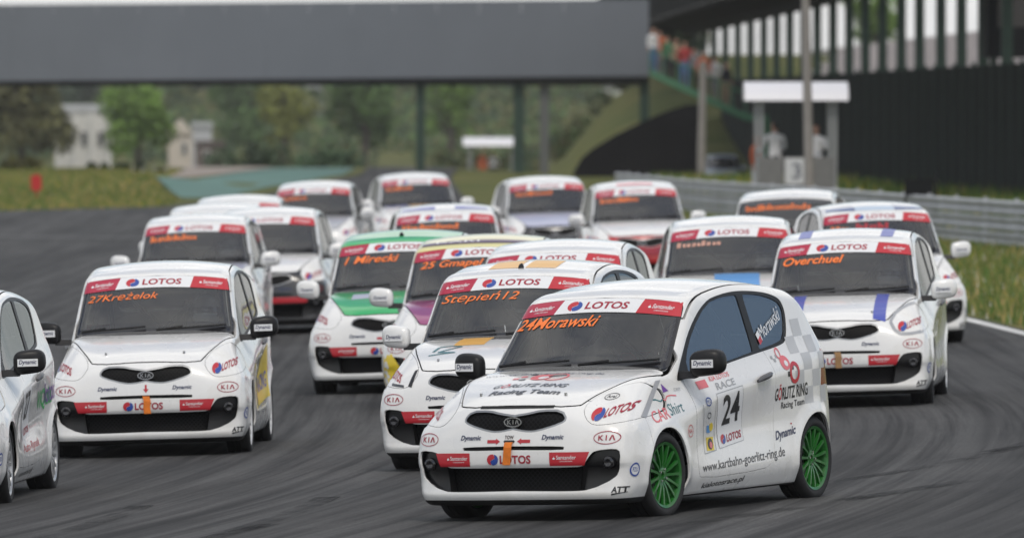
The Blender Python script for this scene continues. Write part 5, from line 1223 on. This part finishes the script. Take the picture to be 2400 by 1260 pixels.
def fence():
    root = empty('screen_fence', (12, 300, 0)); tag(root, 'tall dark screen fence below the grandstand columns', 'fence'); o = root.location
    us = list(range(1735, 2740, 24)); ps = [on_row(u) + Vector((-.9, 0, 0)) for u in us]
    for k, (a, b) in enumerate(zip(ps, ps[1:])):
        mb = MB(); dd = (b - a).normalized(); a2, b2 = a + dd * .03 - o, b - dd * .03 - o; ga, gb = float(terr(a.x, a.y)) - .4, float(terr(b.x, b.y)) - .4; q = Vector((.05, 0, 0))
        V = [(*(a2).xy, ga), (*(b2).xy, gb), (*(b2).xy, 3.66), (*(a2).xy, 3.66)]; V += [(x + .05, y, z) for x, y, z in V]
        mb.add(V, [(0, 1, 2, 3), (7, 6, 5, 4), (0, 4, 5, 1), (3, 2, 6, 7), (0, 3, 7, 4), (1, 5, 6, 2)]); mb.build('screen_panel', M_SCREEN, root)
        mb = MB(); mb.box(a.x - o.x - .02, a.x - o.x + .10, a.y - o.y - .05, a.y - o.y + .05, ga, 3.75); mb.build('fence_post', M_DKGREEN, root)
fence()
def dark_wall():
    Yw = 338.; pts = [(1340, 470), (1344, 405), (1362, 372), (1390, 348), (1440, 318), (1500, 288), (1560, 262), (1608, 246), (1640, 244), (1644, 470)]
    P = [at(u, v, Yw) for u, v in pts]; o = Vector((P[0].x, Yw, 0)); mb = MB(); mb.prism([(p.x - o.x, p.z) for p in P], 'y', 0, .5)
    w = mb.build('retaining_wall', mat('black sheeting', (.012, .012, .013), .9, spec=.1, noise=.3, nscale=.8)); w.location = o; tag(w, 'black sheeted wall with a curved sloping top below the bridge stair', 'wall')
dark_wall()
def box_building():
    p = at(2400, 60, 250); o = empty('commentary_box', (p.x, 250, 0)); tag(o, 'dark cabin at the top right corner of the grandstand', 'cabin')
    mb = MB(); mb.box(-.98, 1.6, 0, 3, 3.9, 6.3); mb.build('cabin_wall', M_DARK, o); mb = MB(); mb.box(-1.05, 1.7, -.15, 3.1, 6.3, 6.5); mb.build('cabin_roof', M_DARK, o)
    mb = MB(); mb.box(-.7, 1.3, -.03, 0, 4.7, 5.7); mb.build('cabin_window', M_GLOSSB, o)
    for x in (-.8, 1.4): mb = MB(); mb.box(x - .1, x + .1, .2, .4, -.5, 3.9); mb.build('cabin_post', M_DKGREEN, o)
box_building()
# ---------------------------------------------------------------- marshal posts, poles
M_CANOPY = mat('white canopy', (.78, .78, .82), .4); M_GALV = mat('grey post steel', (.34, .35, .35), .5, metal=.3); M_PANEL = mat('grey panel', (.20, .20, .195), .7, noise=.1)
def marshal_post(label, xc, Y, zf, w, roof_z, par_z, sign):
    o = empty('marshal_post', (xc, Y, zf)); tag(o, label, 'shelter', 'marshal posts'); hw = w / 2; D = 1.2
    n = 9; arc = [(math.cos(math.pi * k / (n - 1)), math.sin(math.pi * k / (n - 1))) for k in range(n)]; V = []
    for x in (-hw, hw):
        for q in (1., .95): V += [(x * (1 if q == 1 else .99), D / 2 - c * (D / 2 + .25) * q, roof_z - .36 + s * .42 * q) for c, s in arc]
    fs = []
    for k in range(n - 1): fs += [(k, k + 1, 2 * n + k + 1, 2 * n + k), (n + k, 3 * n + k, 3 * n + k + 1, n + k + 1), (k, n + k, n + k + 1, k + 1), (2 * n + k, 2 * n + k + 1, 3 * n + k + 1, 3 * n + k)]
    fs += [(0, 2 * n, 3 * n, n), (n - 1, 2 * n - 1, 4 * n - 1, 3 * n - 1)]
    mb = MB(); mb.add(V, fs); mb.build('canopy', M_CANOPY, o, smooth=True, angle=50)
    for x in (-hw + .28, -hw + .40, hw - .40, hw - .28):
        for y in (.05, D - .05): mb = MB(); mb.box(x - .035, x + .035, y - .035, y + .035, -.1, roof_z - .3); mb.build('canopy_post', M_GALV, o)
    a, b = -hw + .3, hw - .3; k = 3; st = (b - a) / k
    for i in range(k): mb = MB(); mb.box(a + i * st + .006, a + (i + 1) * st - .006, -.02, .02, .02, par_z); mb.build('parapet_panel', M_PANEL, o)
    for x in (a, b): mb = MB(); mb.box(x - .02, x + .02, .03, D, .02, par_z); mb.build('side_panel', M_PANEL, o)
    mb = MB(); mb.box(a, b, 0, D, -.06, 0); mb.build('floor', M_PANEL, o)
    for x in (a + .1, b - .1): mb = MB(); mb.box(x - .06, x + .06, .1, .22, -1.5, -.06); mb.build('footing', M_GALV, o)
    if sign:
        mb = MB(); mb.box(-.25, .23, -.05, -.025, par_z - .60, par_z - .02); sg = mb.build('number_board', mat('board white', (.66, .67, .68), .6), o)
        V, T = text2d('3', .02); P = np.stack([V[:, 0] * .2 - .09, np.full(len(V), -.053), V[:, 1] * .36 + par_z - .49], 1); link('board_numeral', mesh_np('board_numeral', P, T, mat('numeral grey', (.16, .17, .2), .6)), sg)
    return o
s_ = 105.; Yp = FPX / s_
px = (1866 - 1200) / s_; marshal_post('white canopied marshal post behind the guard rail with a number board', px, Yp, .50, 2.32, 2.62, 1.0, True)
person('dark-haired marshal in a white shirt, left of centre in the near marshal post', (1817 - 1200) / s_, Yp + .5, .5, 'rail', C_WH, C_DK, None, -1, math.radians(20), 1.03, 'marshals')
person('marshal in a white shirt and orange cap on the right of the near marshal post', (1915 - 1200) / s_, Yp + .45, .5, 'phone', C_WH, C_DK, C_OR, 1, math.radians(-15), 1.0, 'marshals')
person('marshal in orange behind the left post of the near marshal post', (1776 - 1200) / s_, Yp + 1.0, .44, 'down', C_OR, C_WH, None, 1, math.radians(60), .9, 'marshals')
s2 = 47.8; Y2 = FPX / s2; zf2 = CAMH - (405 - HOR) / s2 - .6
marshal_post('small white canopied marshal post far off below the grass bank', (1152 - 1200) / s2, Y2, zf2, 2.8, 2.8 - (325 - 232) / s2 - zf2, .7, False)
person('marshal in orange in the far marshal post', (1131 - 1200) / s2, Y2 + .4, zf2, 'down', C_OR, C_OR, None, 1, 0, .95, 'marshals'); person('marshal in white in the far marshal post', (1156 - 1200) / s2, Y2 + .5, zf2, 'hips', C_WH, C_DK, None, 1, .3, .92, 'marshals')
person('marshal in orange standing right of the far marshal post', (1240 - 1200) / 58., 380, CAMH - (408 - HOR) / 58. - 1.76, 'down', C_OR, C_OR, None, 1, 0, 1., 'marshals')
p = at(85, 428, 282); mb = MB(); mb.prism([(-.16, -.17), (-.1, -.24), (.1, -.24), (.16, -.17), (.16, .17), (.1, .24), (-.1, .24), (-.16, .17)], 'y', -.03, .03); mb.tube([(0, .06, .1), (0, .06, -.9)], .03, 6); o = mb.build('marker_board', mat('red board', (.5, .02, .02), .5)); o.location = p; tag(o, 'small red marker board far off on the left beyond the track', 'board')
M_CONC = mat('concrete pole', (.30, .28, .26), .85, noise=.15, nscale=3)
def pole(label, u0, u1, Y, ztop, r):
    x = (u0 - 1200) / FPX * Y; x1 = (u1 - 1200) / FPX * Y; g = float(terr(x, Y)); mb = MB(); mb.tube([(0, 0, -.6), (0, 0, 1.), (x1 - x, 0, ztop - g)], [r * 1.1, r * 1.05, r * .8], 12); o = mb.build('lamp_pole', M_CONC, None, smooth=True); o.location = (x, Y, g); tag(o, label, 'pole')
pole('tall pale concrete pole in front of the near marshal post', 1896, 1884, 203, 6.5, .105); pole('grey concrete pole left of the near marshal post, beside the stair', 1644, 1648, 300, 4.0, .13)
mb = MB(); p = at(2160, 448, 172)
mb.box(-.30, .22, 0, .03, 0, .30); mb.box(-.31, -.27, -.02, .05, -.9, .33); mb.box(.24, .29, -.02, .05, -.9, .42)
for k in range(5): mb.box(-.28 + k * .11, -.265 + k * .11, -.015, 0, .01, .29)
o = mb.build('slatted_panel', M_DARK); o.location = (p.x, 172, p.z - .08); tag(o, 'low dark slatted panel on posts just behind the guard rail', 'panel')
# parked car behind the rail
PK = col('pale blue silver', (.42, .48, .58)); n0 = len(STD)
pk = [o for o in ()]
def parked():
    global STD
    keep, STD = STD, []; c = make_car('pale blue silver car parked below the stair behind the rail', (1693 - 1200) / 58., 380, 2, dict(all=PK, mirror=PK, skip=('roll_cage',), rim='silver'), None); STD = keep; c.name = 'parked_car'
    for ch in list(c.children):
        for g in list(ch.children):
            if g.name.startswith('mirror_sticker'): bpy.data.objects.remove(g)
    c.location.z = float(terr(c.location.x, c.location.y)); del_group = c.get('group')
    if del_group: del c['group']
parked()
# ---------------------------------------------------------------- trees, houses
LEAF = {k: [mat('leaf ' + k + str(i), tuple(c * f for c in b), .75) for i, f in enumerate((.72, 1., 1.3))] for k, b in {'spring': (.15, .25, .045), 'green': (.10, .175, .05), 'olive': (.125, .125, .045), 'dark': (.045, .075, .035), 'yellow': (.21, .23, .05), 'blue': (.07, .125, .06)}.items()}
M_BARK = mat('bark', (.07, .055, .045), .9, noise=.3, nscale=3)
def crown_mesh(name, lobes, n, size, mats, rng):
    w = np.array([l[3] ** 2 for l in lobes]); w = w / w.sum(); C = np.empty((n, 3)); k = rng.choice(len(lobes), n, p=w); L_ = np.array([(l[0], l[1], l[2]) for l in lobes]); R = np.array([l[3] for l in lobes])
    d = rng.normal(size=(n, 3)); d /= np.linalg.norm(d, axis=1)[:, None]; rr = rng.uniform(.45, 1.06, n) ** .6
    C = L_[k] + d * (R[k] * rr)[:, None] * np.array([1, 1, .9]); a = rng.normal(size=(n, 3)); a /= np.linalg.norm(a, axis=1)[:, None]; b = np.cross(a, rng.normal(size=(n, 3))); b /= np.linalg.norm(b, axis=1)[:, None]
    s = size * rng.uniform(.6, 1.4, n)[:, None]; V = np.empty((n * 4, 3)); V[0::4] = C - a * s; V[1::4] = C - b * s * .6; V[2::4] = C + a * s; V[3::4] = C + b * s * .6
    clump = (np.sin(C[:, 0] * 1.7 + k) + np.sin(C[:, 2] * 2.1 + k * 2) + rng.normal(0, .8, n)); mi = np.where(clump < -.7, 0, np.where(clump > .9, 2, 1))
    return mesh_np(name, V, np.arange(n * 4).reshape(-1, 4), mats, mi, None, False)
def tree(label, u, vtop, Y, width, kind, seed, n=2600, group=None):
    rng = np.random.default_rng(seed); x = (u - 1200) / FPX * Y; g = float(terr(x, Y)); ztop = CAMH - (vtop - HOR) / FPX * Y; H = ztop - g; W = width / FPX * Y
    o = empty('tree', (x, Y, g)); tag(o, label, 'tree', group); mb = MB(); r0 = .05 * H
    mb.tube([(0, 0, -.5), (.03 * H, 0, H * .3), (0, .02 * H, H * .6), (.02 * H, 0, H * .85)], [r0 * .7, r0 * .5, r0 * .32, r0 * .1], 8)
    for k in range(6): a = k * 1.05 + seed; z = H * (.3 + .08 * k); mb.tube([(0, 0, z), (math.cos(a) * W * .18, math.sin(a) * W * .18, z + H * .1), (math.cos(a) * W * .36, math.sin(a) * W * .36, z + H * .16)], [r0 * .3, r0 * .18, r0 * .06], 5)
    mb.build('trunk', M_BARK, o, smooth=True); lobes = [(0, 0, H * .62, W * .36)]
    for k in range(11): a = rng.uniform(0, 6.28); q = rng.uniform(.1, .34) * W; z = H * rng.uniform(.24, .86); lobes.append((math.cos(a) * q, math.sin(a) * q, z, W * rng.uniform(.14, .25) * (1.1 - .35 * abs(z / H - .5))))
    link('crown', crown_mesh('crown', lobes, n, max(.16, W * .035), LEAF[kind], rng), o); return o
tree('bright spring green tree on the left, between the two pale houses', 318, 170, 640, 190, 'spring', 3, 4200)
tree('broad olive tree at the far left edge', 45, 120, 620, 260, 'olive', 4, 3600)
tree('dark tree just left of the bright green tree', 178, 60, 1130, 190, 'dark', 5)
tree('dull green tree right of the cream house', 585, 60, 960, 200, 'green', 6, 3400)
tree('yellow green tree under the middle of the footbridge', 660, 150, 760, 160, 'yellow', 7)
tree('green tree left of the thick green bridge post', 850, 90, 760, 220, 'green', 8, 3400)
tree('pale green tree just right of the thick green bridge post', 1050, 110, 800, 150, 'spring', 9)
tree('green tree seen between the grandstand columns', 2050, -60, 640, 170, 'spring', 10)
tree('dark leafy tree rising behind the cream house', 450, 100, 1250, 200, 'dark', 11)
def bush(label, u, vtop, Y, width, h, kind, seed):
    rng = np.random.default_rng(seed); x = (u - 1200) / FPX * Y; g = float(terr(x, Y)); W = width / FPX * Y; top = CAMH - (vtop - HOR) / FPX * Y - g; lobes = [(rng.uniform(-.4, .4) * W, rng.uniform(-.3, .3), top * rng.uniform(.25, .7), top * rng.uniform(.3, .42)) for k in range(9)]
    o = empty('bush', (x, Y, g)); link('foliage', crown_mesh('foliage', lobes, 1500, .14, LEAF[kind], rng), o); mb = MB(); mb.tube([(0, 0, -.2), (0, 0, top * .5)], [.06, .02], 6); mb.build('stem', M_BARK, o); tag(o, label, 'bush')
bush('dark bush at the foot of the bright green tree', 255, 385, 372, 190, 1, 'dark', 21); bush('low olive bush at the left edge behind the red marshal', 40, 370, 370, 200, 1, 'olive', 22); bush('dark bush below the yellow green tree', 590, 330, 470, 190, 1, 'dark', 23); bush('blue green bush right of the gravel trap', 770, 345, 460, 150, 1, 'blue', 24); bush('dark low bush on the grass mound, left', 140, 440, 312, 90, 1, 'dark', 25)
def wood():
    rng = np.random.default_rng(99); lobes = []
    for k in range(330):
        Y = rng.uniform(1120, 1300); u = rng.uniform(-1700, 1420); x = (u - 1200) / FPX * Y; g = float(terr(x, Y)); top = rng.uniform(13, 16)
        for q in range(3): lobes.append((x + rng.uniform(-1, 1), Y, g + (top - g) * (.2 + .27 * q) + rng.uniform(-.6, .6), rng.uniform(1.3, 2.6)))
    for k in range(300):
        Y = rng.uniform(985, 1090); u = rng.uniform(-1700, 1300); x = (u - 1200) / FPX * Y; g = float(terr(x, Y)); lobes.append((x, Y, g + rng.uniform(.8, 5.5), rng.uniform(1.2, 2.4)))
    o = link('far_wood', crown_mesh('far_wood', lobes, 130000, .34, [LEAF['dark'][2], LEAF['green'][1], LEAF['olive'][2]], rng)); tag(o, 'far mixed wood filling the background behind the footbridge', 'wood', kind='stuff')
    lobes = []
    for k in range(60):
        Y = rng.uniform(520, 600); u = rng.uniform(1000, 1640); x = (u - 1200) / FPX * Y; g = float(terr(x, Y)); lobes.append((x, Y, g + rng.uniform(.3, 1.2), rng.uniform(.5, 1.1)))
    o = link('hedge', crown_mesh('hedge', lobes, 9000, .16, [LEAF['dark'][2], LEAF['olive'][0], LEAF['green'][0]], rng)); tag(o, 'dark hedge along the top of the grass bank', 'hedge', kind='stuff')
wood()
M_PLASTER = mat('white plaster', (.62, .61, .58), .85, noise=.1, nscale=.5); M_CREAM = mat('cream plaster', (.55, .49, .42), .85, noise=.1, nscale=.5); M_ROOFG = mat('pale roof sheet', (.45, .46, .48), .6); M_BROWN = mat('brown shed boards', (.13, .10, .09), .85, noise=.2, nscale=2); M_WIN = mat('dark pane', (.03, .035, .04), .15)
def house(label, u0, u1, v0, v1, Y, wallm, roofm, wins, cols=0, gable=True):
    a, b = at(u0, v1, Y), at(u1, v0, Y); w, top = b.x - a.x, b.z; g = min(float(terr(a.x, Y)), a.z); o = empty('house', ((a.x + b.x) / 2, Y, g)); tag(o, label, 'house'); hw, H = w / 2, top - g; wallH = H * .72 if gable else H * .9
    mb = MB(); mb.box(-hw * .92, hw * .92, 0, w * .8, -.5, wallH); mb.build('wall', wallm, o); mb = MB()
    if gable: mb.prism([(-hw, wallH), (hw, wallH), (hw * .1, H), (-hw * .1, H)], 'y', -.3, w * .8 + .3)
    else: mb.box(-hw, hw, -.25, w * .8, wallH, H)
    mb.build('roof', roofm, o)
    for x0, x1, z0, z1 in wins:
        mb = MB(); mb.box(-hw + w * x0, -hw + w * x1, -.12, -.02, H * z0, H * z1); f = mb.build('window', M_PLASTER, o); mb = MB(); mb.box(-hw + w * x0 + .1, -hw + w * x1 - .1, -.14, -.121, H * z0 + .1, H * z1 - .1); mb.build('pane', M_WIN, f)
    for k in range(cols): x = -hw * .9 + k * hw * 1.8 / max(1, cols - 1); mb = MB(); mb.tube([(x, -.7, -.4), (x, -.7, wallH * .98)], .22, 10); mb.build('pillar', wallm, o)
    return o
house('white house with a pillared porch on the left, mostly behind foliage', 128, 262, 245, 385, 880, M_PLASTER, M_ROOFG, [(.15, .28, .35, .6), (.45, .58, .35, .6), (.74, .87, .35, .6)], 4, False)
house('small cream house right of the bright green tree', 392, 452, 280, 388, 870, M_CREAM, M_CREAM, [(.55, .8, .3, .55)], 0, True)
house('low house with a pale roof right of the cream house', 448, 498, 286, 330, 890, M_ROOFG, M_ROOFG, [(.3, .6, .3, .6)], 0, False)
house('brown shed right of the cream house', 455, 528, 330, 385, 860, M_BROWN, M_BROWN, [(.3, .5, .3, .7)], 0, False)
house('white house high in the wood under the middle of the footbridge', 706, 760, 185, 235, 1180, M_PLASTER, M_ROOFG, [(.2, .4, .3, .6), (.6, .8, .3, .6)], 0, True)
for k, (u, w, lab) in enumerate(((322, 26, 'left'), (348, 20, 'middle'), (376, 32, 'right'))):
    p = at(u, 445, 352); W = w / FPX * 352; g = float(terr(p.x, 352)); mb = MB(); mb.prism([(-W * .5, 0), (W * .5, 0), (W * .4, .3), (W * .28, p.z - g + .55), (-W * .28, p.z - g + .55), (-W * .4, .3)], 'y', -.2, .2); o = mb.build('concrete_block', mat('block concrete', (.38, .38, .38), .85, noise=.1), None, bevel=.02); o.location = (p.x, 352, g); tag(o, lab + ' one of three pale concrete blocks below the bright green tree', 'block', 'concrete blocks')

# ---------------------------------------------------------------- air: thin haze that pales the far background
hz = MB(); hz.box(-500, 500, -70, 1640, -14, 28); hm = bpy.data.materials.new('thin haze'); hm.use_nodes = True; hn = hm.node_tree.nodes; hn.remove(hn['Principled BSDF'])
hv = hn.new('ShaderNodeVolumePrincipled'); hv.inputs['Color'].default_value = (.95, .95, .96, 1); hv.inputs['Density'].default_value = .0001; hm.node_tree.links.new(hv.outputs[0], hn['Material Output'].inputs['Volume'])
ho = hz.build('haze', hm); tag(ho, 'thin pale haze in the air over the whole circuit', 'haze', kind='stuff')
